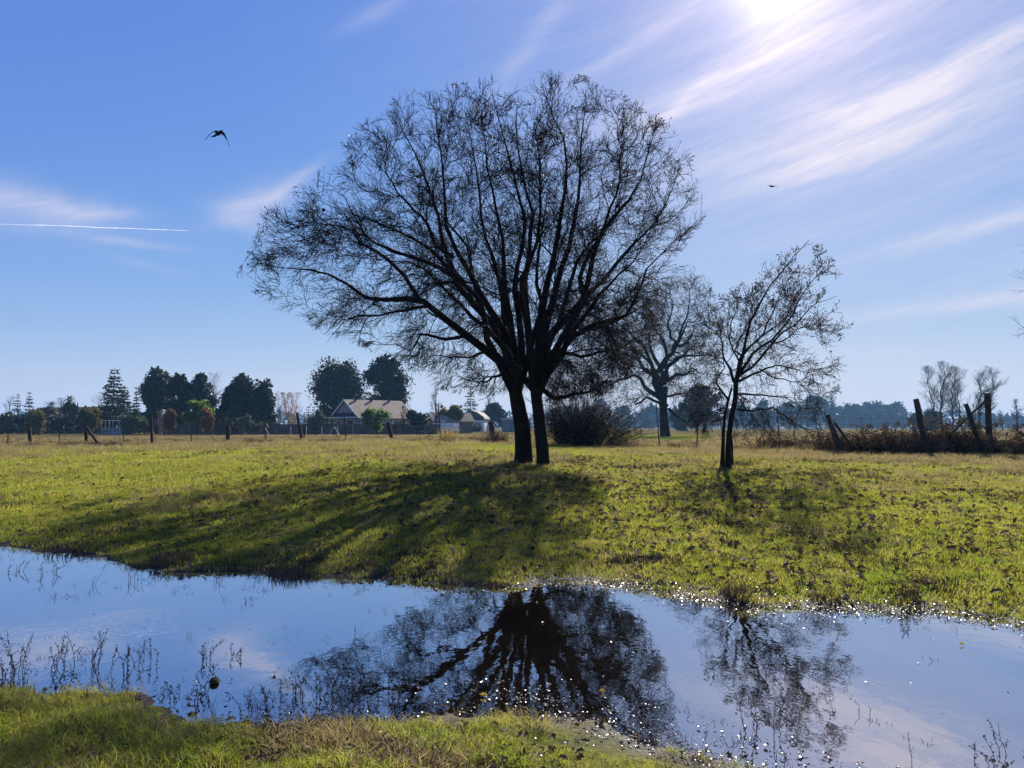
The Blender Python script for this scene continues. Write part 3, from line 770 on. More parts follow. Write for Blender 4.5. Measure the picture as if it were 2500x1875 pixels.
# ------------------------------------------------------------------ background trees
def base_at(px, Y):
    x = (px - CX) / F * Y / 1.0
    x = at(px, 1045, Y)[0]
    return np.array([x, Y, z1(x, Y)])
def height_to(py, px, Y, b): return at(px, py, Y)[2] - b[2]
def leafy_tree(name, label, px, top, wpx, Y, m_leaf, seed, clear=.12, blobs=26, nleaf=2600, lsize=.42, group=None, shape='dome', m_bark=BARK_FAR, cat='tree', hollow=.5):
    rng = np.random.default_rng(seed)
    b = base_at(px, Y); H = height_to(top, px, Y, b); Wd = wpx / F * Y * 1.12
    root = empty(name, b, label, cat, group)
    # blobs of foliage spread through the crown
    bc = []
    while len(bc) < blobs:
        u = rng.uniform(-1, 1, 3)
        if not (hollow * .6 < np.linalg.norm(u) < 1): continue
        zz = (u[2] + 1) / 2
        w = {'dome': math.sqrt(max(.05, 1 - max(0, zz - .35) ** 2 / .42)) * (.8 + .2 * zz), 'round': 1.0, 'column': (1.0 - .45 * zz), 'vase': .55 + .5 * zz}[shape]
        bc.append([u[0] * Wd * .40 * w, u[1] * Wd * .40 * w, H * (clear + (1 - clear) * (.06 + .86 * zz))])
    bc = np.array(bc) + b
    br = rng.uniform(.15, .27, blobs) * min(Wd, H * .8)
    nleaf = int(nleaf * 2.2); lsize = lsize * .7; br = br * 1.08
    k = rng.integers(0, blobs, nleaf)
    dirs = unit(rng.normal(size=(blobs, 16, 3)))
    v = unit(dirs[k, rng.integers(0, 16, nleaf)] + rng.normal(size=(nleaf, 3)) * .27)
    C = bc[k] + v * (br[k] * rng.uniform(.15, 1.05, nleaf))[:, None] * np.array([1, 1, .85])
    C[:, 2] = np.clip(C[:, 2], b[2] + .05, b[2] + H)
    D = unit(v * .5 + rng.normal(size=(nleaf, 3)) * .6 + np.array([0, 0, -.35]))
    V, FQ = leaf_arrays(C, lsize, rng, .6, D)
    m2 = nleaf // 3; k2 = rng.integers(0, blobs, m2)          # the shaded inside of each clump, bigger sprays
    C2 = bc[k2] + unit(rng.normal(size=(m2, 3))) * (br[k2] * rng.uniform(0, .72, m2))[:, None]; C2[:, 2] = np.maximum(C2[:, 2], b[2] + .05)
    V2, FQ2 = leaf_arrays(C2, lsize * 2.1, rng, .7); V, FQ = np.concatenate([V, V2]), np.concatenate([FQ, FQ2 + len(V)])
    tag(obj('crown', mesh_np('crown', V, [FQ]), m_leaf, root), kind='stuff')
    tb = Tubes()
    n = 8; s = np.linspace(0, 1, n)[:, None]
    tp = b + np.array([0, 0, -.2]) + s * np.array([rng.uniform(-.05, .05) * Wd, 0, H * .75]); tp[1:-1, :2] += rng.normal(size=(n - 2, 2)) * .02 * H
    tb.add(tp, np.linspace(.022 * H + .03, .006 * H, n), 6)
    for q in bc[rng.choice(blobs, min(blobs, 14), False)]:
        u = rng.uniform(.15, .6); st = tp[0] * (1 - u) + tp[-1] * u
        mid = (st + q) / 2 + np.array([0, 0, -.04 * H])
        tb.add(resample([st, mid, q], 6), np.linspace(.010 * H, .003 * H, 6), 4)
    obj('trunk', tb.mesh('trunk'), m_bark, root)
    return root
def conifer(name, label, px, top, wpx, Y, m_leaf, seed, tiers=16, gap=.12, group=None, dens=26, lean=0.0, open_=.5):
    rng = np.random.default_rng(seed)
    b = base_at(px, Y); H = height_to(top, px, Y, b); Wd = wpx / F * Y / 2
    root = empty(name, b, label, 'tree', group)
    tb = Tubes(); tb.add(resample([b + [0, 0, -.2], b + [lean * .5, 0, H * .5], b + [lean, 0, H]], 8), np.linspace(.018 * H, .002 * H, 8), 6)
    Cs, Ds = [], []
    for k in range(tiers):
        u = (k + rng.uniform(-.25, .25)) / tiers
        z = H * (gap + (1 - gap) * min(max(u, 0), .985)); rad = Wd * (1 - u) ** .75 * rng.uniform(.78, 1.08)
        nb = int(5 + 5 * (1 - u))
        for a in np.arange(nb) * 2 * math.pi / nb + rng.uniform(0, 6):
            R_ = rad * rng.uniform(.7, 1.1)
            st = b + np.array([lean * u, 0, z]); en = st + np.array([math.cos(a) * R_, math.sin(a) * R_, R_ * rng.uniform(-.12, .22)])
            mid = (st + en) / 2 - np.array([0, 0, .06 * R_])
            P = resample([st, mid, en], 5); tb.add(P, np.linspace(.006 * H, .0015 * H, 5), 3)
            m_ = max(3, int(dens * R_ / Wd))
            t_ = rng.uniform(.25, 1, m_)[:, None]
            pc = np.where(t_ < .5, st + (mid - st) * t_ * 2, mid + (en - mid) * (t_ - .5) * 2) + rng.normal(size=(m_, 3)) * np.array([.08, .08, .03]) * R_
            Cs.append(pc); Ds.append(unit((en - st) * .6 + rng.normal(size=(m_, 3)) * np.array([.6, .6, .25]) * R_ + np.array([0, 0, -.12 * R_])))
    C, D = np.concatenate(Cs), np.concatenate(Ds)
    V, FQ = leaf_arrays(C, max(.35, .16 * Wd) * (1.0), rng, .38, D)
    tag(obj('crown', mesh_np('crown', V, [FQ]), m_leaf, root), kind='stuff')
    obj('trunk', tb.mesh('trunk'), BARK_FAR, root)
    return root
def bare_tree(name, label, px, top, wpx, Y, seed, m_=BARK_FAR, stems=1, group=None, lean=0.0, low=.18, cat='tree', dens=1.0, up=.10, rscale=1.0):
    rng = np.random.default_rng(seed)
    b = base_at(px, Y); H = height_to(top, px, Y, b); Wd = wpx / F * Y
    root = empty(name, b, label, cat, group)
    LP, LR = [], []
    n = 10
    for k in range(stems):
        a = rng.uniform(0, 6.28); sp = Wd * (.12 if stems > 1 else .02)
        off = np.array([math.cos(a), math.sin(a), 0]) * sp
        tip = b + np.array([lean * H + math.cos(a) * Wd * (.28 if stems > 1 else .04), math.sin(a) * Wd * .25, H * rng.uniform(.85, 1.0)])
        P = resample([b + off * .3 + [0, 0, -.2], b + off + [lean * H * .3, 0, H * .35], tip], n, rng, .012 * H)
        LP.append(P); LR.append((.016 if stems == 1 else .009) * H * rscale * (1 - np.linspace(0, 1, n)) ** .7 + .006 * rscale)
    LP, LR = np.array(LP), np.array(LR)
    def env(P):
        u = np.clip((P[:, 2] - b[2]) / H, 0, 1); w = Wd * .54 * np.sqrt(np.clip(1 - ((u - .6) / .52) ** 2, .02, 1))
        cx_ = b[0] + lean * H * u
        return (np.hypot(P[:, 0] - cx_, P[:, 1] - b[1]) < w) & (P[:, 2] < b[2] + H) & (P[:, 2] > b[2])
    q1, r1 = children(LP, LR, int((16 if stems == 1 else 9) * dens), low, 1, (25, 55), (.18 * H, .42 * H), 6, .12, up, .5, rng, env, rmin=.012 * rscale)
    q2, r2 = children(q1, r1, int(8 * dens), .15, 1, (25, 60), (.06 * H, .18 * H), 4, .18, up, .6, rng, env, rmin=.010 * rscale)
    q3, r3 = children(q2, r2, int(5 * dens), .2, 1, (25, 60), (.03 * H, .08 * H), 2, .2, up, .7, rng, env, rmin=.008 * rscale, taper=.6)
    tb = Tubes(); tb.add(LP, LR, 6); tb.add(q1, r1, 4)
    obj('trunk', tb.mesh('trunk'), m_, root)
    tb = Tubes(); tb.add(q2, r2, 3); tb.add(q3, r3, 3)
    tag(obj('crown', tb.mesh('crown', False), m_, root), kind='stuff')
    return root
def palm(name, label, px, top, wpx, Y, seed, skirt=.3):
    rng = np.random.default_rng(seed)
    b = base_at(px, Y); H = height_to(top, px, Y, b); R_ = wpx / F * Y / 2
    root = empty(name, b, label, 'palm tree')
    hub = b + np.array([0, 0, H - R_ * .75])
    tb = Tubes(); tb.add(resample([b - [0, 0, .2], (b + hub) / 2, hub], 8), np.linspace(.42, .34, 8), 8)
    obj('trunk', tb.mesh('trunk'), BARK_FAR, root)
    V, FQ, off = [], [], 0
    for k in range(46):
        a = rng.uniform(0, 6.28); e = rng.uniform(-.9, 1.35)
        d = np.array([math.cos(a) * math.cos(e), math.sin(a) * math.cos(e), math.sin(e)])
        L = R_ * rng.uniform(.8, 1.1); s = np.linspace(0, 1, 7)[:, None]
        P = hub + d * L * s + np.array([0, 0, -.35 * L]) * s ** 2
        side = unit(np.cross(d, [0, 0, 1.0]) + 1e-6)
        for j in range(1, 6):
            for sg in (-1, 1):
                tip = P[j] + side * sg * .22 * L + (P[j + 1] - P[j]) * 1.1 - np.array([0, 0, .10 * L])
                w = (P[j + 1] - P[j]) * .45
                V += [P[j] - w * .5, P[j] + w, tip]; FQ.append([off, off + 1, off + 2]); off += 3
    obj('fronds', mesh_np('fronds', np.array(V), [np.array(FQ)]), PALM_LEAF, root)
    if skirt:
        n = 500; C = hub + np.stack([rng.normal(size=n) * .55, rng.normal(size=n) * .55, -rng.uniform(.1, 1, n) * skirt * H], 1)
        V, FQ = leaf_arrays(C, .9, rng, .3, unit(np.array([0, 0, -1]) + rng.normal(size=(n, 3)) * .3))
        tag(obj('dead_fronds', mesh_np('dead_fronds', V, [FQ]), DRY_STEM, root, None), kind='stuff')
    return root

# --- left side, beyond the field
conifer('conifer', 'slimmer of two spiky conifers at the far left horizon', 41, 958, 30, 140, CONIF, 1, 13, dens=16)
conifer('conifer', 'darker pointed conifer beside the slim one at far left', 69, 954, 36, 134, CONIF, 2, 14, dens=20)
bare_tree('bare_tree', 'thin bare tree at the far left end of the horizon', 19, 966, 34, 132, 3)
bare_tree('bare_tree', 'bare tree standing between the two palms', 147, 970, 38, 142, 4)
palm('palm_tree', 'tall palm with a brown skirt left of the redwood', 168, 962, 36, 132, 5, .45)
palm('palm_tree', 'shorter bushy palm among the dark left shrubs', 122, 976, 42, 136, 6, .25)
conifer('redwood_tree', 'tall redwood with open tiers of boughs, left', 275, 898, 100, 112, CONIF, 7, 22, gap=.10, dens=30)
conifer('green_conifer', 'yellow-green conifer close behind the redwood', 302, 940, 62, 119, GREEN_CONIF, 8, 20, gap=.04, dens=40)
conifer('conifer', 'small dark conifer between redwood and eucalyptus', 331, 942, 30, 136, CONIF, 9, 14, dens=26)
bare_tree('bare_tree', 'pale leafless tree left of the redwood', 238, 962, 42, 128, 10, BARK_PALE)
EG = 'eucalyptus trees on the left horizon'
leafy_tree('eucalyptus', 'tallest left eucalyptus with a gap beneath its crown', 383, 894, 80, 126, EUC, 11, .30, 24, 3600, .5)
leafy_tree('eucalyptus', 'dark middle eucalyptus of the left trio', 435, 903, 66, 124, EUC_DARK, 12, .05, 26, 3600, .5)
leafy_tree('eucalyptus', 'right eucalyptus of the left trio, beside bare tree', 489, 912, 68, 126, EUC, 13, .16, 24, 3200, .5)
bare_tree('bare_tree', 'reddish bare tree between two eucalyptus clumps', 520, 905, 52, 132, 14, BARK_PALE, low=.3)
leafy_tree('eucalyptus', 'broad dark eucalyptus standing mid left', 580, 908, 92, 126, EUC_DARK, 15, .06, 30, 4600, .5)
leafy_tree('eucalyptus', 'lower rounded eucalyptus leaning right of the broad one', 642, 924, 66, 125, EUC, 16, .08, 24, 3200, .5)
leafy_tree('eucalyptus', 'open-crowned eucalyptus left behind the gabled house', 828, 872, 138, 152, EUC, 17, .20, 34, 5200, .55)
leafy_tree('eucalyptus', 'dense dark eucalyptus right behind the gabled house', 943, 858, 116, 156, EUC_DARK, 18, .06, 32, 5600, .6)
SG = 'shrubs along the left field edge'
SHR = [(8, 1012, 60, 118, EUC_DARK, 'dark shrub at the left picture edge'), (82, 1000, 50, 104, OLIVE, 'round olive shrub below the two spiky conifers'),
       (52, 1018, 60, 121, EUC_DARK, 'dark low shrub under the slim conifers'), (112, 1004, 62, 122, GREY_GREEN, 'grey-green shrub below the bushy palm'),
       (158, 1012, 60, 120, EUC_DARK, 'dark shrub at the foot of the tall palm'), (216, 992, 58, 106, OLIVE, 'yellowish small tree left of the redwood trunk'),
       (325, 1000, 60, 110, GREEN_CONIF, 'green shrub right of the redwood trunk'), (352, 996, 52, 116, EUC_DARK, 'dark shrub under the green conifers'),
       (482, 974, 58, 106, LIME, 'bright lime-green small tree before the eucalyptus'), (413, 997, 26, 104, ORANGE, 'rust-orange small tree left of the lime one'),
       (506, 992, 26, 104, ORANGE, 'rust-orange small tree right of the lime one'), (610, 1012, 70, 112, GREY_GREEN, 'grey-green low shrub below the broad eucalyptus'),
       (560, 1016, 60, 113, EUC_DARK, 'dark shrub behind the board fence, mid left'), (776, 1000, 50, 118, GREY_GREEN, 'grey-green bush at the left corner of the house'),
       (918, 992, 64, 111, LIME, 'round green tree in front of the gabled house'), (1018, 996, 56, 113, EUC, 'dark round tree at the right end of the house'),
       (1100, 984, 66, 140, OLIVE, 'olive-brown tree right of the house'), (1090, 1006, 50, 150, GREY_GREEN, 'grey-green bush beside the parked pickup'),
       (1152, 1028, 18, 188, OLIVE, 'small yellowish bush before the barn house'), (1160, 1040, 28, 184, GREY_GREEN, 'low bush between the two parked cars')]
for k, (px, top, w, Y, m_, lb) in enumerate(SHR):
    leafy_tree('shrub' if 'shrub' in lb or 'bush' in lb else 'small_tree', lb, px, top, w, Y, m_, 40 + k, .03 if 'tree' not in lb else .14, 18, 1300, .34 if Y < 130 else .5, None, 'round', cat='shrub' if 'shrub' in lb or 'bush' in lb else 'tree')
for k, (px, top, w, lb) in enumerate([(28, 1000, 56, 'dark bush between the slim conifers and the picture edge'), (185, 1000, 60, 'dark bush between tall palm and yellowish tree'), (240, 1004, 56, 'dark bush left under the redwood'), (300, 1002, 60, 'dark bush right under the redwood'),
                                      (372, 992, 70, 'dark undergrowth below the tallest left eucalyptus'), (432, 985, 76, 'dark undergrowth between the two orange trees'), (536, 985, 70, 'dark undergrowth right of the orange trees'), (580, 985, 90, 'dark undergrowth below the broad eucalyptus'), (640, 990, 74, 'dark undergrowth below the leaning eucalyptus'), (812, 985, 90, 'dark undergrowth behind the house gable'), (1000, 1000, 70, 'dark bush behind the right house end')]):
    leafy_tree('bush', lb, px, top, w, 130 if px < 700 else 148, EUC_DARK, 700 + k, .0, 16, 1500, .45, None, 'round', cat='shrub')
bare_tree('bare_shrub', 'grey bare shrub between rust-orange tree and redwood', 392, 1000, 44, 105, 61, BARK_PALE, 4, low=.1, cat='shrub')
bare_tree('bare_shrub', 'grey bare shrub right of the orange trees', 545, 1002, 52, 106, 62, BARK_FAR, 4, low=.1, cat='shrub')
bare_tree('golden_willow', 'golden-twigged bare willow left of the house', 712, 957, 80, 130, 63, GOLD_TWIG, 7, low=.12, dens=1.1)
bare_tree('bare_tree', 'pale bare tree beside the golden willow', 688, 955, 50, 134, 64, BARK_PALE, 2)
bare_tree('bare_shrub', 'brown bare shrub left of the golden willow', 668, 994, 60, 128, 65, BARK_PALE, 5, low=.1, cat='shrub')
conifer('conifer', 'tiny distant conifer just right of the golden willow', 752, 990, 22, 170, CONIF, 66, 11, dens=14)
conifer('conifer', 'tiny distant conifer nearest the house gable', 765, 993, 22, 176, CONIF, 67, 11, dens=14)
bare_tree('bare_tree', 'small bare tree in front of the house wall', 985, 990, 48, 112, 68)
bare_tree('bare_tree', 'bare spreading tree right of the house', 1066, 946, 76, 108, 69, low=.3, dens=1.1)
conifer('conifer', 'hazy conifer above the barn-roofed house', 1148, 944, 58, 225, CONIF, 70, 16, dens=26)
leafy_tree('hazy_tree', 'hazy round tree right of the barn-roofed house', 1207, 984, 60, 215, EUC_DARK, 71, .1, 20, 1500, .8)
bare_tree('bare_tree', 'hazy bare tree behind the barn-roofed house', 1192, 952, 70, 230, 72, rscale=1.6)
# --- right side, hazy line of trees
HZ = [(1375, 985, 90, 290, 'round', 'hazy tree seen behind the dark thicket, left'), (1460, 975, 90, 300, 'round', 'hazy tree seen behind the dark thicket, right'),
      (1528, 992, 86, 280, 'dome', 'hazy tree just left of the old oak trunk'), (1586, 985, 80, 300, 'dome', 'hazy tree directly behind the old oak trunk'),
      (1655, 996, 70, 280, 'dome', 'hazy low tree right of the old oak trunk'), (1716, 918, 100, 190, 'dome', 'dark evergreen tree behind the small oak'),
      (1668, 985, 66, 235, 'dome', 'lower hazy evergreen beside the old oak'), (1800, 985, 80, 300, 'dome', 'hazy tree right behind the small oak'), (1862, 978, 80, 310, 'dome', 'hazy tree under the right small oak boughs'),
      (1925, 985, 70, 310, 'dome', 'hazy tree left of the paired conifers'), (1992, 964, 92, 300, 'dome', 'highest hazy round tree beside the paired conifers'), (2078, 974, 62, 306, 'dome', 'hazy round-topped tree above the leaning fence post'),
      (2042, 990, 70, 316, 'dome', 'hazy tree between two taller round ones'), (2122, 982, 52, 300, 'dome', 'hazy knobbly tree left of the middle right horizon'), (2142, 979, 44, 310, 'dome', 'hazy narrow tree near the middle of right horizon'),
      (2168, 990, 60, 300, 'dome', 'hazy sloping tree left of the last tall clump'), (2186, 981, 46, 308, 'dome', 'hazy rounded tree beside the last pointed conifer'), (2100, 1000, 80, 290, 'dome', 'hazy low trees front of the right horizon'),
      (2262, 996, 92, 235, 'round', 'hazy bushy tree at the feet of the poplars'), (2205, 1020, 50, 330, 'round', 'hazy low tree between conifer and poplars'), (2390, 1010, 90, 330, 'round', 'hazy low tree behind the right poplars'), (2470, 1016, 90, 330, 'round', 'hazy low tree at the right picture edge'), (2560, 1000, 120, 320, 'dome', 'hazy tree beyond the right picture edge')]
for k, (px, top, w, Y, sh, lb) in enumerate(HZ):
    if Y > 250: Y = Y * 2.1
    leafy_tree('hazy_tree' if Y > 200 else 'evergreen_tree', lb, px, top, w, Y, EUC_DARK if k % 3 else EUC, 100 + k, .02, 22, 1700 if Y > 200 else 3600, Y / 300 if Y > 200 else .6, None, sh)
conifer('conifer', 'hazy left conifer of the pair on right horizon', 1954, 944, 40, 620, CONIF, 130, 14, dens=18)
conifer('conifer', 'hazy right conifer of the pair on right horizon', 1986, 946, 52, 620, CONIF, 131, 14, dens=18)
conifer('conifer', 'hazy pointed conifer ending the right tree line', 2204, 978, 42, 620, CONIF, 132, 12, dens=18)
bare_tree('bare_tree', 'hazy bare tree above the right hazy tree line', 2030, 960, 60, 615, 133, rscale=4.0)
PG = 'bare poplars on the right'
for k, (px, top, w, ln, lb) in enumerate([(2284, 893, 84, -.10, 'leftmost bare poplar, leaning left'), (2298, 882, 70, .0, 'tallest bare poplar, second from left'), (2324, 900, 56, .02, 'slender bare poplar, third from left'),
                                      (2352, 893, 50, .0, 'bare poplar with a forked stem, third from right'), (2390, 893, 52, .0, 'upright bare poplar behind the diagonal brace'), (2414, 895, 72, .07, 'rightmost bare poplar behind the tallest post')]):
    bare_tree('poplar', lb, px, top, w * 1.35, 168, 140 + k, BARK_FAR, 2 if k in (0, 3) else 1, PG, ln, .24, up=.13, rscale=.9, dens=1.5)
bare_tree('bare_tree', 'low bare tree among the right poplars', 2375, 985, 80, 200, 150, rscale=1.6)
bare_tree('bare_tree', 'bare tree at the right picture edge, on the horizon', 2485, 972, 72, 215, 151, low=.3, rscale=1.8)
bare_tree('bare_tree', 'dim bare tree between poplars and right edge', 2448, 1000, 50, 260, 152, rscale=2.0)
bare_tree('edge_tree', 'tree mostly outside the frame, twigs reaching in at right', 2700, 410, 455, 40, 153, TWIG, 3, low=.3, dens=1.15, up=.02)
# far wood closing the horizon
rng = np.random.default_rng(77)
n = 42000
fx = rng.uniform(-1150, 1150, n); fh = 9 + 10 * fbm(fx * .015, fx * 0, 31, 3) + 5 * vnoise(fx * .08, fx * 0, 32)
C = np.stack([fx, 860 + rng.uniform(-8, 8, n), .4 + fh * rng.uniform(0, 1, n) ** 1.25], 1)
V, FQ = leaf_arrays(C, 3.0, rng, .7)
tag(obj('far_woods', mesh_np('far_woods', V, [FQ]), EUC_DARK), 'low far-off wood along the whole horizon', 'woods', kind='stuff')

# ------------------------------------------------------------------ thicket behind the big oak
rng = np.random.default_rng(21)
YT = 33.0
bt = base_at(1420, YT)
root = empty('thicket', bt, 'dark leafless thicket right behind the big oak', 'shrub')
ns = 170; n = 9
a = rng.uniform(0, 6.283, ns); r = np.sqrt(rng.uniform(0, 1, ns))
ht = at(1400, 915, YT)[2] - bt[2]
P = np.empty((ns, n, 3)); s = np.linspace(0, 1, n)
hx = 2.0 + .4 * np.sin(a * 3 + 1)[:, None]
spread = .45 + .75 * s ** 1.2
P[:, :, 0] = bt[0] + (np.cos(a) * r)[:, None] * hx * spread + (rng.normal(size=ns) * .5)[:, None] * s ** 2
P[:, :, 1] = bt[1] + (np.sin(a) * r)[:, None] * 1.4 * spread
hh = ht * (1 - .5 * r ** 2) * rng.uniform(.35, 1.08, ns) * (1 - .30 * np.cos(a) * r)
P[:, :, 2] = bt[2] - .05 + hh[:, None] * (s - .12 * s ** 3)[None] * 1.1
P[:, 1:, :] += rng.normal(size=(ns, n - 1, 3)) * .05
R = np.linspace(.022, .006, n)[None] * np.ones((ns, 1))
q1, r1 = children(P, R, 9, .12, 1, (25, 70), (.35, 1.1), 4, .2, .0, .6, rng, rmin=.006)
q2, r2 = children(q1, r1, 6, .15, 1, (25, 70), (.15, .5), 3, .25, -.02, .7, rng, rmin=.005)
tb = Tubes(); tb.add(P, R, 4); tb.add(q1, r1, 3); obj('stems', tb.mesh('stems'), TWIG, root)
tb = Tubes(); tb.add(q2, r2, 3); tag(obj('twigs', tb.mesh('twigs', False), TWIG, root), kind='stuff')
C = q2[rng.choice(len(q2), 5200), -1]
V, FQ = leaf_arrays(C, .06, rng, .6)
tag(obj('leaves', mesh_np('leaves', V, [FQ]), OAK_LEAF, root), kind='stuff')

# ------------------------------------------------------------------ brambles on the right fence
def bramble(label, px0, px1, seed, h, Y0, nc=90, dep=1.2):
    rng = np.random.default_rng(seed)
    x0, x1 = at(px0, 1045, Y0)[0], at(px1, 1045, Y0)[0]
    b = np.array([(x0 + x1) / 2, Y0, 0]); b[2] = z1(b[0], b[1])
    root = empty('bramble', b, label, 'shrub')
    n = 10; s = np.linspace(0, 1, n)
    sx = rng.uniform(x0, x1, nc); sy = Y0 + rng.uniform(-.5, .5, nc) * dep
    an = rng.uniform(0, 6.283, nc); L = rng.uniform(.5, 1.8, nc); H = h * rng.uniform(.35, 1.0, nc) ; H = np.where(rng.uniform(0, 1, nc) < .16, H * 1.9, H)
    P = np.empty((nc, n, 3))
    P[:, :, 0] = sx[:, None] + (np.cos(an) * L)[:, None] * s; P[:, :, 1] = sy[:, None] + (np.sin(an) * L * .5)[:, None] * s
    P[:, :, 2] = zt(sx, sy)[:, None] + H[:, None] * 4 * s * (1 - s) * .95 + .25 * H[:, None] * s
    P[:, 1:] += rng.normal(size=(nc, n - 1, 3)) * .03
    P[:, :, 0] = np.clip(P[:, :, 0], x0 - .5, x1 + .5)
    R = np.linspace(.010, .004, n)[None] * np.ones((nc, 1))
    q, r = children(P, R, 7, .1, 1, (30, 80), (.2, .6), 4, .25, -.03, .7, rng, rmin=.004)
    q2, r2 = children(q, r, 3, .1, 1, (30, 80), (.1, .35), 2, .25, -.03, .7, rng, rmin=.0035)
    tb = Tubes(); tb.add(P, R, 4); tb.add(q, r, 3); tb.add(q2, r2, 3); tag(obj('canes', tb.mesh('canes'), DRY_STEM, root), kind='stuff')
    C = np.concatenate([q[:, 1:].reshape(-1, 3), q2.reshape(-1, 3)]); C = C[rng.choice(len(C), int(nc * 62))] + rng.normal(size=(int(nc * 62), 3)) * .03
    V, FQ = leaf_arrays(C, .085, rng, .75)
    tag(obj('leaves', mesh_np('leaves', V, [FQ]), BRAMBLE_LEAF, root), kind='stuff')
bramble('low dark brambles around the leaning brace post', 2050, 2150, 1, .45, 27.4, 60)
bramble('dark reddish brambles left of the second leaning post', 2130, 2260, 2, .60, 27.3, 110)
bramble('tall reddish brambles between the leaning posts', 2250, 2400, 3, .70, 27.3, 130)
bramble('sparser brambles right of the tallest post', 2395, 2530, 4, .55, 27.5, 80)
bramble('low dark weeds on the fence right of the small oak', 1868, 1985, 5, .30, 29.8, 50)
bramble('low dark brush left of the leaning brace post', 1980, 2060, 6, .32, 28.4, 34)

# ------------------------------------------------------------------ wire fences
def stake(name, root, px, top, Y, w, lean_px=0.0, mat_=None, k=5, seed=0, sink=.25, flat=False, base_py=None):
    """a post: px is the picture x of its foot, lean_px how far the head stands to the side"""
    rng = np.random.default_rng(int(px) + seed)
    f = base_at(px, Y)
    head = at(px + lean_px, top, Y)
    P = np.stack([f + (head - f) * u for u in np.linspace(-sink / max(.3, head[2] - f[2]), 1, 7)])
    P[1:-1] += rng.normal(size=(5, 3)) * .006
    tb = Tubes(); tb.add(P, w / 2 * (1 + rng.normal(size=7) * .06) * np.linspace(1.12, .94, 7), k)
    V, FQ = tb.arrays(); nV = len(V)
    cap = np.concatenate([V, [P[-1] + np.array([0, 0, .012])]])
    tri = np.array([[nV - k + j, nV - k + (j + 1) % k, nV] for j in range(k)])
    me = mesh_np(name, cap, [FQ, tri], k > 6)
    return obj(name, me, mat_, root), head, f
fl = empty('wire_fence', base_at(600, 37.7), 'sagging wire fence with old posts along the meadow, left of big oak', 'fence')
def fy(px): return float(np.interp(px, *zip(*FENCE_Y)))
wood_l = [(75, 1044, .17, -3), (212, 1040, .15, -3), (372, 1018, .14, -3), (556, 1042, .20, 2), (738, 1008, .13, -13), (958, 1032, .18, -10), (1207, 1030, .26, -9)]
steel_l = [(20, 1018, .05, 2), (146, 1032, .05, 0), (304, 1030, .05, -4), (467, 1024, .05, 0), (649, 1018, .05, -4), (743, 1007, .05, 0), (846, 1004, .05, -7), (1077, 984, .05, -7)]
heads = []
for px, top, w, ln in wood_l: heads.append((px, stake('wooden_post', fl, px, top, fy(px), w, ln, POST_WOOD, 8)))
for px, top, w, ln in steel_l: heads.append((px, stake('steel_post', fl, px, top, fy(px), w, ln, STEEL, 4)))
def bar(name, root, p0, p1, w, m_, k=6):
    P = resample([p0, (np.array(p0) + p1) / 2, p1], 5); tb = Tubes(); tb.add(P, np.full(5, w / 2), k); return obj(name, tb.mesh(name), m_, root)
b0 = base_at(246, 37.2); bar('brace', fl, at(213, 1046, 37.5), b0 + [0, 0, .02], .13, POST_WOOD)
def wires(root, pxs, levels, r=.006):
    for lv in levels:
        pts = [base_at(px, fy(px)) + np.array([0, -.06, lv]) for px in pxs]
        for a_, b_ in zip(pts[:-1], pts[1:]):
            mid = (a_ + b_) / 2 - np.array([0, 0, .03])
            bar('wire', root, a_, b_ * 1.0, r * 2, WIRE, 3) if False else None
        P = []
        for a_, b_ in zip(pts[:-1], pts[1:]):
            for u in np.linspace(0, 1, 5)[:-1]: P.append(a_ * (1 - u) + b_ * u - np.array([0, 0, .05 * 4 * u * (1 - u)]))
        P.append(pts[-1]); P = np.array(P)
        tb = Tubes(); tb.add(P, np.full(len(P), r), 3); obj('wire', tb.mesh('wire'), WIRE, root)
wires(fl, [-60, 20, 146, 212, 372, 467, 556, 649, 738, 846, 958, 1077, 1207, 1330], (.30, .55, .8, 1.02), .008)
fr_ = empty('wire_fence', base_at(2200, 26.8), 'broken wire fence with leaning posts in the brambles, right', 'fence')
for px, top, w, ln in [(2052, 1012, .19, -32), (2262, 974, .19, -26), (2400, 986, .16, -42), (2416, 960, .20, -6)]:
    stake('wooden_post', fr_, px, top, fy(px) - .25, w, ln, POST_WOOD, 6)
bar('brace', fr_, at(2038, 1032, 27.0), at(2072, 1072, 27.0) - [0, 0, .1], .12, POST_WOOD, 4)
bar('brace', fr_, at(2406, 978, 26.95), at(2320, 1060, 26.5), .085, POST_WOOD, 5)
for px, top, ln in [(1903, 990, -6), (1610, 985, -8), (1700, 1020, 3)]:
    stake('steel_post', fr_, px, top, fy(px), .05, ln, STEEL, 4)
wires(fr_, [1500, 1610, 1700, 1903, 2045, 2255, 2412, 2560], (.45, .75, 1.05, 1.3), .005)

# ------------------------------------------------------------------ far board fence, rails
FENCE_TEAL = plain('weathered_boards', (.045, .055, .06), .9, .35, 1.2, .2)
rng = np.random.default_rng(5)
bf = empty('board_fence', base_at(800, 117), 'long dark board fence in front of the gabled house', 'fence')
xs = [at(px, 1045, 117)[0] for px in np.arange(398, 1087, 26)]
for a_, b_ in zip(xs[:-1], xs[1:]):
    zg = z1((a_ + b_) / 2, 117); nbd = 10; w = (b_ - a_) / nbd
    obj('fence_panel', boxes_mesh('fence_panel', [(a_ + (j + .5) * w, 117 + .02 * (j % 2), zg + .78 + rng.uniform(-.02, .02), w * .94, .03, 1.56 + rng.uniform(-.03, .03)) for j in range(nbd)]), FENCE_TEAL, bf)
    obj('post', boxes_mesh('post', [(a_, 117.12, zg + .8, .14, .12, 1.66)]), FENCE_TEAL, bf)
PALE = plain('pale_paint', (.42, .45, .45), .7, .15, 3, .3)
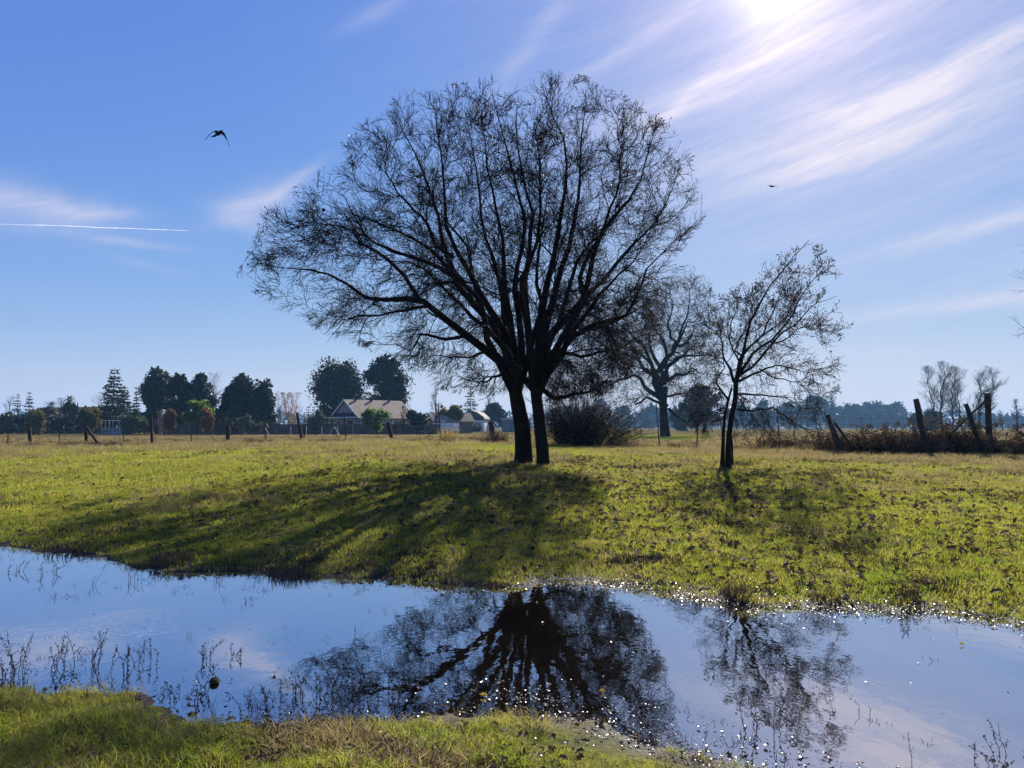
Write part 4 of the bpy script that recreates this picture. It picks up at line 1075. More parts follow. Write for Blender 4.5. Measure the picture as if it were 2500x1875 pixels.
rf_ = empty('rail_fence', base_at(560, 108), 'pale thin rail fence with diagonal braces before the dark boards', 'fence')
zr = .55
for px in np.arange(330, 900, 38):
    o_ = base_at(px, 108); obj('post', boxes_mesh('post', [(o_[0], 108, o_[2] + .62, .07, .07, 1.3)]), PALE if px > 700 else STEEL, rf_)
xa, xb = at(300, 1045, 108)[0], at(905, 1045, 108)[0]
for lv in (.35, .65, .95, 1.22): obj('rail', boxes_mesh('rail', [((xa + xb) / 2, 108.05, .56 + lv, xb - xa, .04, .05)]), FENCE_TEAL, rf_)
for px, d in ((806, -9), (826, 9), (655, 9)): bar('brace', rf_, at(816 if px > 700 else 646, 1042, 107.9), base_at(px + d * .3, 107.9), .09, PALE, 4)

# ------------------------------------------------------------------ houses
SIDING = plain('beige_siding', (.30, .30, .28), .85, .08, 1.5, .2)
SHINGLE = plain('brown_shingles', (.28, .225, .165), .95, .25, 2.0, .1)
DARK_ROOF = plain('dark_roof', (.05, .045, .045), .95, .3, 2.0, .1)
TRIM = plain('white_trim', (.7, .7, .68), .6, .08, 2, .3)
GLASS = plain('window_glass', (.02, .025, .03), .08, .2, 2, .6)
def house(name, label, px, Y, Wd, Ln, eave, ridge, rz, m_wall, m_roof, over=.45, windows=(), extra=None):
    """gable end is the -y side, ridge along +y (before turning by rz)"""
    b = base_at(px, Y); root = empty(name, b, label, 'house', rz=rz)
    def part(nm, me, m_, par=None):
        o = bpy.data.objects.new(nm, me); link(o); me.materials.append(m_); o.parent = par or root; return o
    h = Wd / 2
    V = [(-h, 0, -.3), (h, 0, -.3), (h, Ln, -.3), (-h, Ln, -.3), (-h, 0, eave), (h, 0, eave), (h, Ln, eave), (-h, Ln, eave), (0, 0, ridge), (0, Ln, ridge)]
    part('wall', poly_mesh('wall', V, [(0, 1, 5, 8, 4), (2, 3, 7, 9, 6), (1, 2, 6, 5), (3, 0, 4, 7)]), m_wall)
    sl = (ridge - eave) / h
    e = h + over; ez = eave - sl * over; th = .16
    V, fc = [], []
    for sg in (-1, 1):
        o_ = len(V)
        V += [(0, -over, ridge + .03), (sg * e, -over, ez + .03), (sg * e, Ln + over, ez + .03), (0, Ln + over, ridge + .03), (0, -over, ridge + .03 + th), (sg * e, -over, ez + .03 + th), (sg * e, Ln + over, ez + .03 + th), (0, Ln + over, ridge + .03 + th)]
        fc += [tuple(o_ + q for q in f) for f in ((0, 1, 2, 3), (4, 7, 6, 5), (0, 4, 5, 1), (1, 5, 6, 2), (2, 6, 7, 3))]
    rf = part('roof', poly_mesh('roof', V, fc), m_roof)
    V, fc = [], []
    for sg in (-1, 1):
        o_ = len(V); y0, y1 = -over - .05, -over - .002
        V += [(0, y0, ridge + .23), (sg * e, y0, ez + .23), (sg * e, y0, ez - .02), (0, y0, ridge - .02), (0, y1, ridge + .23), (sg * e, y1, ez + .23), (sg * e, y1, ez - .02), (0, y1, ridge - .02)]
        fc += [tuple(o_ + q for q in f) for f in ((0, 1, 2, 3), (4, 7, 6, 5), (0, 4, 5, 1), (2, 6, 7, 3))]
    part('bargeboard', poly_mesh('bargeboard', V, fc), TRIM)
    for (wall, u, z, w, hh) in windows:
        if wall == 'gable': c, sz, fs = (u, -.03, z), (w, .06, hh), (w + .2, .05, hh + .2)
        else: c, sz, fs = (h + .03, u, z), (.06, w, hh), (.05, w + .2, hh + .2)
        wd = part('window', boxes_mesh('window', [(*c, *fs)]), TRIM)
        q = (c[0], c[1] - .015, c[2]) if wall == 'gable' else (c[0] + .015, c[1], c[2])
        part('pane', boxes_mesh('pane', [(*q, *sz)]), GLASS, wd)
    if extra: extra(part, rf, h, Ln, eave, ridge)
    return root
def pent(part, rf, h, Ln, eave, ridge):
    zt_, zb = eave + .75, eave + .02
    V = [(-h * .80, -.02, zt_), (h * .80, -.02, zt_), (h + .4, -.9, zb), (-h - .4, -.9, zb), (-h - .4, -.9, zb - .14), (h + .4, -.9, zb - .14), (h, -.02, zb - .14), (-h, -.02, zb - .14)]
    part('pent_roof', poly_mesh('pent_roof', V, [(0, 3, 2, 1), (3, 4, 5, 2), (4, 7, 6, 5), (0, 7, 4, 3), (1, 2, 5, 6)]), DARK_ROOF)
    part('fascia', boxes_mesh('fascia', [(0, -.93, zb - .06, 2 * h + .9, .05, .18)]), TRIM)
    for yv in (1.5, 4.5, 8.0): part('roof_vent', boxes_mesh('roof_vent', [(.35, yv, ridge + .22, .28, .28, .55)]), DARK_ROOF, rf)
    part('porch_post', boxes_mesh('porch_post', [(h + 1.2, 5.5, 1.1, .15, .15, 2.4)]), TRIM)
    part('porch_roof', boxes_mesh('porch_roof', [(h + .75, 7.6, eave - .25, 1.5, 4.6, .12)]), SHINGLE)
house('gabled_house', 'beige house with brown shingle roof and front gable, centre left', 845, 126, 8.4, 10.4, 2.7, 5.45, RAD(-47), SIDING, SHINGLE, .5,
      [('gable', 1.4, 1.35, 1.5, 1.7), ('gable', -2.2, 1.4, 1.2, 1.3), ('side', 3, 1.45, 1.6, 1.3), ('side', 7, 1.4, 1.6, 1.4)], pent)
house('low_house', 'low house with a dark roof half hidden behind the redwood', 262, 138, 9, 17, 2.6, 4.6, RAD(68), plain('brown_wall', (.12, .09, .07), .9, .2, 1, .2), DARK_ROOF, .6, [('gable', 0, 1.4, 1.4, 1.2), ('side', 5, 1.4, 1.5, 1.2)])
house('shed_house', 'low brown-roofed building right of the gabled house', 1053, 140, 5, 7, 2.2, 3.6, RAD(-70), plain('tan_wall', (.13, .11, .09), .9, .15, 1, .1), SHINGLE, .4, [('side', 3, 1.3, 1.2, 1.0)])
# barn-roofed house
def barn():
    Y = 200.0; b = base_at(1150, Y); root = empty('barn_house', b, 'hazy house with dark barn-shaped roof and white walls', 'house', rz=RAD(-8))
    def part(nm, me, m_, par=None):
        o = bpy.data.objects.new(nm, me); link(o); me.materials.append(m_); o.parent = par or root; return o
    prof = [(-3.7, 2.9), (-2.4, 4.3), (-.1, 5.3), (1.6, 4.7), (3.2, 3.5), (3.5, 2.9)]
    V = [(x, 0, z) for x, z in prof] + [(x, 9, z) for x, z in prof]; n = len(prof)
    part('gable', poly_mesh('gable', V, [tuple(range(n)), tuple(range(2 * n - 1, n - 1, -1))]), DARK_ROOF)
    V = []
    for y in (-.5, 9.5):
        V += [(x * 1.04, y, z + .08) for x, z in prof] + [(x * 1.06, y, z + .3) for x, z in prof]
    fc = []
    for k in range(n - 1): fc += [(k, k + 1, 2 * n + k + 1, 2 * n + k), (n + k, 3 * n + k, 3 * n + k + 1, n + k + 1), (k, n + k, n + k + 1, k + 1)]
    part('roof', poly_mesh('roof', V, fc), plain('grey_roof', (.22, .21, .20), .9, .15, 1, .2))
    part('wall', boxes_mesh('wall', [(-.1, 4.5, 1.2, 7, 9, 3.4)]), PALE)
    for x in (-2.6, -1.4, 1.2, 2.2):
        w = part('window', boxes_mesh('window', [(x, -.03, 1.75, .85, .05, 1.0)]), PALE); part('pane', boxes_mesh('pane', [(x, -.05, 1.75, .65, .06, .8)]), GLASS, w)
    part('porch_floor', boxes_mesh('porch_floor', [(-.1, -1.2, .35, 8.4, 2.4, .16)]), PALE)
    for x in np.linspace(-4.2, 4, 7): part('railing_post', boxes_mesh('railing_post', [(x, -2.35, .9, .12, .12, 1.1)]), TRIM)
    part('railing', boxes_mesh('railing', [(-.1, -2.35, 1.42, 8.3, .10, .10)]), TRIM)
    for x in np.linspace(-4.0, 3.8, 30): part('baluster', boxes_mesh('baluster', [(x, -2.35, .9, .05, .05, 1.0)]), TRIM)
barn()
def shed():
    Y = 175.0; b = base_at(1252, Y); root = empty('flat_shed', b, 'pale flat-roofed shed just left of the big oak trunk', 'shed')
    def part(nm, me, m_, par=None):
        o = bpy.data.objects.new(nm, me); link(o); me.materials.append(m_); o.parent = par or root; return o
    part('wall', boxes_mesh('wall', [(.8, 2, 1.35, 6.6, 4, 3.1)]), plain('sage_wall', (.14, .19, .19), .85, .08, 1, .2))
    part('roof', boxes_mesh('roof', [(.8, 2, 2.98, 7.0, 4.4, .14)]), TRIM)
    for x in (-1.3, 0.9): part('wall_seam', boxes_mesh('wall_seam', [(x, -.02, 1.35, .06, .05, 2.9)]), PALE)
shed()
def arbor():
    Y = 108.0; b = base_at(270, Y); root = empty('white_arbor', b, 'small white-posted shelter under the redwood', 'shelter')
    def part(nm, me, m_): o = bpy.data.objects.new(nm, me); link(o); me.materials.append(m_); o.parent = root; return o
    for x in (-1.2, -.75, -.2, .3, .95, 1.25): part('post', boxes_mesh('post', [(x, 0, .95, .05, .05, 2.1)]), PALE)
    part('panel', boxes_mesh('panel', [(-.1, .4, .5, 3.0, .06, 1.0)]), plain('blue_panel', (.22, .28, .34), .7, .1, 1, .3))
    part('beam', boxes_mesh('beam', [(0, 0, 2.03, 2.7, .1, .1)]), TRIM)
arbor()

# ------------------------------------------------------------------ parked vehicles (far, a dozen pixels each)
TYRE = plain('tyre', (.02, .02, .02), .9, .1, 1, .2)
WHITE_PAINT = plain('white_car_paint', (.75, .75, .75), .25, .03, 1, .5)
SILVER = plain('silver_car_paint', (.5, .52, .55), .3, .03, 1, .5)
LAMP = plain('lamp_lens', (.4, .05, .04), .3, .1, 1, .5)
def vehicle(name, label, px, Y, rz, paint, prof, wid, cab, lift=.0):
    """prof: side outline (length, height); cab: (y0,y1,z0,z1) of the glasshouse"""
    b = base_at(px, Y); root = empty(name, b, label, 'car' if 'car' in name else 'pickup', rz=rz)
    def part(nm, me, m_, par=None):
        o = bpy.data.objects.new(nm, me); link(o); me.materials.append(m_); o.parent = par or root; return o
    n = len(prof); h = wid / 2
    V = [(-h, y, z) for y, z in prof] + [(h, y, z) for y, z in prof]
    V += [(-h * .86, y, z) for y, z in cab] + [(h * .86, y, z) for y, z in cab]
    fc = [tuple(range(n)), tuple(range(2 * n - 1, n - 1, -1))] + [(k, n + k, n + (k + 1) % n, (k + 1) % n) for k in range(n)]
    body = part('body', poly_mesh('body', V[:2 * n], fc), paint)
    m_ = len(cab); h2 = h * .84
    Vc = [(-h2 * (1 if z < cab[0][1] + .1 else .85), y, z) for y, z in cab] + [(h2 * (1 if z < cab[0][1] + .1 else .85), y, z) for y, z in cab]
    fc = [tuple(range(m_)), tuple(range(2 * m_ - 1, m_ - 1, -1))] + [(k, m_ + k, m_ + (k + 1) % m_, (k + 1) % m_) for k in range(m_)]
    part('window', poly_mesh('window', Vc, fc), GLASS)
    zt_ = max(z for _, z in cab); ys = [y for y, z in cab if z > zt_ - .05]
    part('cab_roof', boxes_mesh('cab_roof', [(0, (ys[0] + ys[-1]) / 2, zt_ + .03, wid * .74, abs(ys[-1] - ys[0]) + .12, .07)]), paint)
    L0, L1 = min(y for y, _ in prof), max(y for y, _ in prof)
    for y in (L0 + .85, L1 - .85):
        for sg in (-1, 1):
            tb = Tubes(); tb.add(np.array([[sg * h - .11, y, .33], [sg * h - .10, y, .33], [sg * h + .01, y, .33], [sg * h + .02, y, .33]]), np.array([.05, .33, .33, .2]), 14)
            w = part('wheel', tb.mesh('wheel'), TYRE)
    for sg in (-1, 1): part('tail_lamp', boxes_mesh('tail_lamp', [(sg * h * .82, L0 - .01, .85, .2, .06, .22)]), LAMP)
SEDAN = [(-2.2, .35), (-2.25, .9), (-1.5, 1.0), (1.2, .95), (2.2, .8), (2.25, .35)]
vehicle('parked_car', 'white parked car left of the barn house, by the steel post', 1126, 196, RAD(-28), WHITE_PAINT, SEDAN, 1.75, [(-1.7, .98), (-1.1, 1.45), (.3, 1.45), (1.1, .96)])
vehicle('parked_car', 'silver parked car in front of the barn house porch', 1167, 186, RAD(-20), SILVER, SEDAN, 1.75, [(-1.7, .98), (-1.1, 1.45), (.3, 1.45), (1.1, .96)])
vehicle('pickup_truck', 'white pickup showing over the end of the board fence', 1078, 122, RAD(66), WHITE_PAINT, [(-2.6, .45), (-2.65, 1.75), (-.4, 1.75), (.9, 1.75), (1.5, 1.15), (2.5, 1.05), (2.6, .45)], 1.9, [(-.3, 1.70), (-.2, 2.02), (.7, 2.02), (1.0, 1.70)])

# ------------------------------------------------------------------ birds
FEATHER = plain('black_feathers', (.008, .008, .009), 1.0, .3, 8, 0.0)
def bird(label, px, py, Y, span, left, right, yaw, pitch_, roll=0.0):
    """left/right: wing outlines as (x, z, chord, sweep) from the shoulder outwards, unit = half span"""
    import bmesh
    h = span / 2
    V, fc = [], []
    def loft(rings):
        o_ = len(V); k = len(rings[0])
        for r in rings: V.extend(r)
        for a_ in range(len(rings) - 1):
            for j in range(k): fc.append((o_ + a_ * k + j, o_ + a_ * k + (j + 1) % k, o_ + (a_ + 1) * k + (j + 1) % k, o_ + (a_ + 1) * k + j))
        fc.append(tuple(o_ + j for j in range(k))[::-1]); fc.append(tuple(o_ + (len(rings) - 1) * k + j for j in range(k)))
    body = [(.62, .005, .005, .0), (.52, .02, .02, .0), (.45, .055, .06, .01), (.36, .065, .07, .01), (.24, .10, .10, -.01), (.05, .13, .12, -.02), (-.15, .105, .09, -.01), (-.30, .07, .045, .0), (-.42, .12, .022, .01), (-.56, .20, .016, .0), (-.62, .17, .012, .0)]
    loft([[(math.cos(t_) * w * h, y * h, z * h + math.sin(t_) * hh * h) for t_ in np.arange(12) * math.pi / 6] for y, w, hh, z in body])
    for pts in (left, right):
        loft([[(x * h, (sw + c_ * .5) * h, z * h), (x * h, (sw + c_ * .2) * h, z * h + .02 * h), (x * h, (sw - c_ * .5) * h, z * h + .004), (x * h, (sw + c_ * .1) * h, z * h - .016 * h)] for x, z, c_, sw in pts])
    me = poly_mesh('bird', V, fc, True)
    o = obj('bird', me, FEATHER); tag(o, label, 'bird')
    o.location = [float(v) for v in at(px, py, Y)]
    o.rotation_euler = (pitch_, roll, yaw)
    md = o.modifiers.new('remesh', 'REMESH'); md.mode = 'VOXEL'; md.voxel_size = .009; md.use_smooth_shade = True
    return o
bird('black bird with drooping wings in the open sky, upper left', 532, 326, 24, 1.04,
     [(-.04, .03, .42, .10), (-.22, .10, .44, .10), (-.42, .06, .40, .07), (-.66, -.10, .30, .0), (-.86, -.26, .24, -.08), (-.98, -.34, .10, -.14)],
     [(.04, .03, .42, .10), (.20, .02, .44, .10), (.34, -.10, .40, .07), (.46, -.34, .30, .0), (.56, -.62, .24, -.08), (.62, -.78, .10, -.14)], RAD(-14), RAD(40), RAD(4))
bird('smaller black bird gliding level right of the big oak', 1885, 455, 38, .78,
     [(-.04, .02, .36, .06), (-.25, .10, .34, .05), (-.5, .06, .26, .0), (-.8, -.05, .14, -.06), (-1.0, -.13, .03, -.1)],
     [(.04, .02, .36, .06), (.2, .10, .34, .05), (.4, .13, .28, .0), (.65, .10, .16, -.06), (.85, .06, .03, -.1)], RAD(25), RAD(20), RAD(0))

# ------------------------------------------------------------------ contrail
CONTRAIL, t, out = mat('contrail_ice')
p = t.node('ShaderNodeBsdfTranslucent'); p.inputs[0].default_value = (.9, .9, .92, 1)
d_ = t.node('ShaderNodeBsdfDiffuse'); d_.inputs[0].default_value = (.9, .9, .92, 1)
a1 = t.node('ShaderNodeMixShader'); t.l.new(p.outputs[0], a1.inputs[1]); t.l.new(d_.outputs[0], a1.inputs[2])
tr = t.node('ShaderNodeBsdfTransparent'); a2 = t.node('ShaderNodeMixShader')
gx_ = t.node('ShaderNodeSeparateXYZ'); t.l.new(t.node('ShaderNodeTexCoord').outputs['Generated'], gx_.inputs[0])
t.put(a2.inputs[0], t.m('MULTIPLY', t.rng(gx_.outputs[0], .0, .75, .05, .62), t.rng(t.noise(t.node('ShaderNodeTexCoord').outputs['Object'], .02, 4), .3, .6, .6, 1)))
t.l.new(tr.outputs[0], a2.inputs[1]); t.l.new(a1.outputs[0], a2.inputs[2]); t.l.new(a2.outputs[0], out.inputs[0])
DC = 5200.0
pts = np.array([at(q[0], q[1], DC) for q in [(-40, 546), (60, 549), (120, 550), (180, 552), (250, 556), (300, 557), (380, 560), (459, 563)]])
pts = np.stack([np.interp(np.linspace(0, 1, 40), np.linspace(0, 1, 8), pts[:, k]) for k in range(3)], 1)
tb = Tubes(); tb.add(pts, (np.linspace(3.8, 1.5, 40) * (1 + .2 * np.random.default_rng(3).normal(size=40))), 6)
tag(obj('contrail', tb.mesh('contrail'), CONTRAIL), 'thin white contrail across the sky at left', 'contrail')

# ------------------------------------------------------------------ scattered ground cover (geometry nodes instancing)
def proto_collection(name, meshes_mats):
    c = bpy.data.collections.new(name)
    for k, (me, m_) in enumerate(meshes_mats):
        o = bpy.data.objects.new('%s_%02d' % (name, k), me); me.materials.append(m_); c.objects.link(o)
    return c
def scatter(name, pts, rot, scl, idx, coll, label, cat):
    me = bpy.data.meshes.new(name); me.vertices.add(len(pts)); me.vertices.foreach_set('co', np.ascontiguousarray(pts, np.float32).ravel())
    for nm, ty, arr in (('rot', 'FLOAT_VECTOR', rot), ('scl', 'FLOAT_VECTOR', scl)):
        a_ = me.attributes.new(nm, ty, 'POINT'); a_.data.foreach_set('vector', np.ascontiguousarray(arr, np.float32).ravel())
    a_ = me.attributes.new('pick', 'INT', 'POINT'); a_.data.foreach_set('value', np.ascontiguousarray(idx, np.int32))
    o = obj(name, me, None); tag(o, label, cat, kind='stuff')
    ng = bpy.data.node_groups.new(name, 'GeometryNodeTree')
    ng.interface.new_socket('Geometry', in_out='INPUT', socket_type='NodeSocketGeometry'); ng.interface.new_socket('Geometry', in_out='OUTPUT', socket_type='NodeSocketGeometry')
    gi, go = ng.nodes.new('NodeGroupInput'), ng.nodes.new('NodeGroupOutput')
    ip = ng.nodes.new('GeometryNodeInstanceOnPoints'); ci = ng.nodes.new('GeometryNodeCollectionInfo')
    ci.inputs['Collection'].default_value = coll; ci.inputs['Separate Children'].default_value = True; ci.inputs['Reset Children'].default_value = True
    ip.inputs['Pick Instance'].default_value = True
    def na(nm, ty):
        q = ng.nodes.new('GeometryNodeInputNamedAttribute'); q.data_type = ty; q.inputs[0].default_value = nm
        return [s_ for s_ in q.outputs if s_.enabled and s_.name == 'Attribute'][0]
    ng.links.new(gi.outputs[0], ip.inputs['Points']); ng.links.new(ci.outputs[0], ip.inputs['Instance'])
    ng.links.new(na('pick', 'INT'), ip.inputs['Instance Index']); ng.links.new(na('rot', 'FLOAT_VECTOR'), ip.inputs['Rotation']); ng.links.new(na('scl', 'FLOAT_VECTOR'), ip.inputs['Scale'])
    ng.links.new(ip.outputs[0], go.inputs[0])
    md = o.modifiers.new('scatter', 'NODES'); md.node_group = ng
    return o
def tuft(seed, n, rad, h0, h1, wid, lean=.5, curl=.6):
    r_ = np.random.default_rng(seed)
    a = r_.uniform(0, 6.283, n); d = np.sqrt(r_.uniform(0, 1, n)) * rad
    B = np.stack([np.cos(a) * d, np.sin(a) * d, np.full(n, -.01)], 1)
    la = r_.uniform(0, 6.283, n); le = r_.uniform(.1, 1, n) * lean
    D = np.stack([np.cos(la) * le, np.sin(la) * le, np.ones(n)], 1); D = unit(D)
    H = r_.uniform(h0, h1, n)[:, None]
    S = unit(np.cross(D, r_.normal(size=(n, 3)))) * wid * r_.uniform(.6, 1.3, (n, 1))
    M = B + D * H * .55; Tp = B + D * H * .9 + np.stack([np.cos(la), np.sin(la), np.full(n, -.35)], 1) * H * curl * .4
    V = np.stack([B - S * .5, B + S * .5, M + S * .42, M - S * .42, Tp], 1).reshape(-1, 3)
    o_ = np.arange(n)[:, None] * 5
    return mesh_np('tuft', V, [o_ + np.array([[0, 1, 2, 3]]), o_ + np.array([[3, 2, 4]])])
G_GREEN = leafy('grass_blades', [(.25, .26, .03), (.30, .30, .036), (.36, .33, .05), (.38, .34, .09)], .55, .6, .12, (.35, .5, (.18, .19, .03)), True)
G_LUSH = leafy('lush_grass_blades', [(.13, .20, .018), (.18, .25, .022), (.25, .29, .03)], .55, .5, .15, (.9, .5, (.25, .25, .05)), True)
G_STRAW = leafy('straw_blades', [(.23, .18, .075), (.30, .24, .10), (.36, .29, .13), (.28, .22, .08)], .45, .7, .15, (.5, .35, (.15, .11, .06)), True)
G_DEAD = leafy('dead_weed_blades', [(.045, .03, .022), (.07, .045, .03), (.10, .065, .04)], .25, .7, .2, None, True)
meadow = proto_collection('meadow_tuft', [(tuft(1, 46, .16, .03, .075, .007), G_GREEN), (tuft(2, 46, .18, .025, .065, .008), G_GREEN), (tuft(3, 40, .15, .04, .10, .007), G_GREEN), (tuft(4, 40, .17, .03, .08, .007), G_LUSH),
                                          (tuft(5, 34, .16, .03, .09, .006, .7), G_STRAW), (tuft(6, 30, .12, .06, .16, .006, .4), G_STRAW), (tuft(7, 36, .12, .03, .10, .010, .9), G_DEAD)])
rng = np.random.default_rng(31)
def sample(n, y0, y1, power=1.0, thr=.86):
    y = (rng.uniform(0, 1, n) * (y1 ** power - y0 ** power) + y0 ** power) ** (1 / power)
    th = rng.uniform(-thr, thr, n); return th * y, y
def place(x, y, sc, idx, coll, name, label, cat, tilt=.12, zoff=0.0, zs=None):
    n = len(x); z = zt(x, y) + zoff
    rot = np.stack([rng.normal(size=n) * tilt, rng.normal(size=n) * tilt, rng.uniform(0, 6.283, n)], 1)
    s3 = np.stack([sc, sc, sc if zs is None else sc * zs], 1)
    return scatter(name, np.stack([x, y, z], 1), rot, s3, idx, coll, label, cat)
x, y = sample(64000, 5.5, 40, 1.25)
th = x / y; s_f = y - y_far(x)
keep = (s_f > -.05) & (y < fence_y(th) + .5) & (zt(x, y) > .015)
x, y = x[keep], y[keep]
dr = dryness(x, y); u = rng.uniform(0, 1, len(x)); cl = fbm(x * 1.1, y * 1.1, 61, 3)
pick = np.where(u < .55, rng.integers(0, 3, len(x)), np.where(u < .85, 3, rng.integers(0, 3, len(x))))
ds = (dr + .5 * (cl - .5)) > rng.uniform(.35, 1.0, len(x)); pick = np.where(ds, rng.integers(4, 6, len(x)), pick)
dk = (fbm(x * .8, y * .8, 63, 3) > .66) & (rng.uniform(0, 1, len(x)) < .4); pick = np.where(dk, 6, pick)
sc = rng.uniform(.7, 1.25, len(x)) * (.85 + .9 * np.clip((y - 8) / 26, 0, 1)) * (.65 + .7 * cl)
place(x, y, sc, pick, meadow, 'meadow_grass', 'short green and straw grass of the meadow beyond the pond', 'grass')
x, y = sample(13000, 2.6, 5.9, 1.2, 1.0)
keep = (y < y_near(x) - .02) & (zt(x, y) > .012); x, y = x[keep], y[keep]
cl = fbm(x * 1.8, y * 1.8, 62, 3); u = rng.uniform(0, 1, len(x))
near = proto_collection('bank_tuft', [(tuft(11, 60, .09, .03, .085, .0035, .8, .9), G_LUSH), (tuft(12, 60, .10, .03, .07, .0035, 1.0, .9), G_LUSH), (tuft(13, 54, .08, .04, .11, .0032, .8, .9), G_GREEN), (tuft(14, 44, .10, .03, .09, .0035, 1.4, .5), G_STRAW), (tuft(15, 30, .08, .03, .08, .005, 1.4, .5), G_DEAD)])
dp = fbm(x * 1.1 + 7, y * 1.6, 67, 3)
pick = np.where(u < .74, rng.integers(0, 3, len(x)), np.where(u < .9, 3, 4)); pick = np.where((dp > .64) & (u < .75), rng.integers(3, 5, len(x)), pick)
keep = cl > rng.uniform(.20, .50, len(x)); x, y, pick, cl = x[keep], y[keep], pick[keep], cl[keep]
place(x, y, rng.uniform(.5, 1.25, len(x)) * (.05 + 1.7 * cl), pick, near, 'bank_grass', 'lush green grass on the near bank of the pond', 'grass', .2)
# dry grass beyond the fence and tall weeds along it
x, y = sample(15000, 27, 75, 1.1, .9); th = x / y; keep = y > fence_y(th) - .2; x, y = x[keep], y[keep]
dr = dryness(x, y); pick = np.where(dr > rng.uniform(.2, .7, len(x)), rng.integers(4, 7, len(x)), 3)
place(x, y, rng.uniform(1.0, 2.0, len(x)) * np.where(pick == 3, .8, 1.15), pick, meadow, 'field_grass', 'dry straw-coloured grass of the field beyond the fence', 'grass')
weed_p = proto_collection('fence_weed', [(tuft(21, 46, .20, .18, .50, .010, .7, .5), G_DEAD), (tuft(22, 44, .24, .12, .38, .010, .9, .5), G_DEAD), (tuft(23, 46, .18, .2, .55, .008, .6, .4), G_STRAW)])
pxs = rng.uniform(-300, 2900, 2600); cl = fbm(pxs * .012, pxs * 0, 71, 3); keep = cl > rng.uniform(.3, .62, len(pxs)); pxs, cl = pxs[keep], cl[keep]
Yw = np.interp(pxs, *zip(*FENCE_Y)) + rng.normal(size=len(pxs)) * .45; xw = (pxs - CX) / F * Yw
place(xw, Yw, rng.uniform(.5, 1.0, len(pxs)) * (.35 + cl), np.where(rng.uniform(0, 1, len(pxs)) < .72, rng.integers(0, 2, len(pxs)), 2), weed_p, 'fence_weeds', 'dead brown weeds along the foot of the wire fence', 'weeds')

# dark clumps: single plants one can pick out
def clump(label, px, py, w, h, seed, m_=G_DEAD, nb=150, cat='weed', wid=.008, lean=.6):
    p = ground_hit(px, py); me = tuft(seed, nb, w / 2, h * .35, h, wid, lean, .4)
    o = obj('weed_clump' if m_ is not G_LUSH else 'grass_clump', me, m_, loc=p); tag(o, label, cat); return o
clump('tall dry grass tuft on the fence line left of big oak', 1093, 1083, .8, 1.0, 301, G_STRAW, 260, wid=.016, lean=.35)
clump('dark sprouts around the broken fence post by the big oak', 1212, 1086, 1.0, .95, 302, G_DEAD, 260, wid=.018, lean=.45)
clump('dark weed tuft at the foot of the small oak', 1812, 1140, .8, .35, 303, G_DEAD, 220)
clump('brown weed clump left of the small oak', 1680, 1132, .7, .22, 304, G_DEAD, 200)
clump('brown weed clump right of the small oak', 1985, 1165, .8, .22, 305, G_DEAD, 200)
clump('dark weed clump in the right meadow', 2060, 1338, .42, .16, 336, G_DEAD, 240, wid=.006)
clump('dark green clump near the right pond edge', 2140, 1420, .40, .15, 307, G_LUSH, 240, 'grass', .006)
clump('dark weed tuft on the right bank, near the picture edge', 2290, 1425, .38, .12, 308, G_DEAD, 200, wid=.006)
clump('black weed tuft at the water edge below small oak', 1800, 1462, .30, .20, 309, G_DEAD, 260, wid=.006)
clump('dark clump at the water edge right of centre', 2020, 1468, .30, .12, 310, G_DEAD, 200, wid=.006)
clump('upright weeds at the far bank, right', 2210, 1478, .34, .20, 311, G_DEAD, 140, wid=.005, lean=.35)
clump('dark mound of weeds in the oak shadow at the pond', 720, 1405, .55, .16, 312, G_DEAD, 320, wid=.007)
clump('dark weeds at the pond edge, far left shadow', 430, 1372, .6, .16, 353, G_DEAD, 420, wid=.007)
clump('dark tuft in the big oak shadow', 515, 1262, .6, .16, 314, G_DEAD, 240, wid=.008)
clump('dark tuft at the left end of the oak shadow', 200, 1335, .9, .16, 315, G_DEAD, 300, wid=.008)
clump('dark tuft at the water edge under the trunk reflection', 1215, 1430, .26, .10, 316, G_DEAD, 160, wid=.006)
clump('brown litter mound in the meadow, centre right', 1480, 1275, .7, .10, 317, G_DEAD, 220, wid=.010)
for px in (300, 640, 815, 1010): clump('low dark brush on the left fence line at %s' % {300: 'the braced post', 640: 'the steel post', 815: 'the house gable', 1010: 'the right house end'}[px], px, float(np.interp(px, *zip(*FENCE_PY))) + 2, 2.2, .42, 320 + px, G_DEAD, 380, wid=.014, lean=1.0)

# fallen leaves
LITTER = leafy('fallen_leaf', [(.05, .032, .02), (.09, .055, .032), (.14, .09, .05), (.20, .14, .08), (.06, .045, .03)], .15, .8, .1, None, True)
WET = leafy('wet_leaf', [(.03, .02, .013), (.05, .035, .022), (.09, .06, .035)], .05, .30, .45, None, True)
def leaf_mesh(seed, L=.08):
    r_ = np.random.default_rng(seed); n = 7; s = np.linspace(0, 1, n)
    w = L * .24 * np.sin(np.pi * np.clip(s, .02, 1)) ** .7 * (1 + .45 * np.cos(s * 19)); z = L * r_.uniform(.05, .3) * np.sin(s * 3.1) + .01
    V = np.concatenate([np.stack([s * L - L / 2, w, z + L * .10 * r_.uniform(.2, 1)], 1), np.stack([s * L - L / 2, s * 0, z], 1), np.stack([s * L - L / 2, -w, z + L * .10 * r_.uniform(.2, 1)], 1)])
    i = np.arange(n - 1); f = np.concatenate([np.stack([i, i + n, i + n + 1, i + 1], 1), np.stack([i + n, i + 2 * n, i + 2 * n + 1, i + n + 1], 1)])
    return mesh_np('fallen_leaf', V, [f])
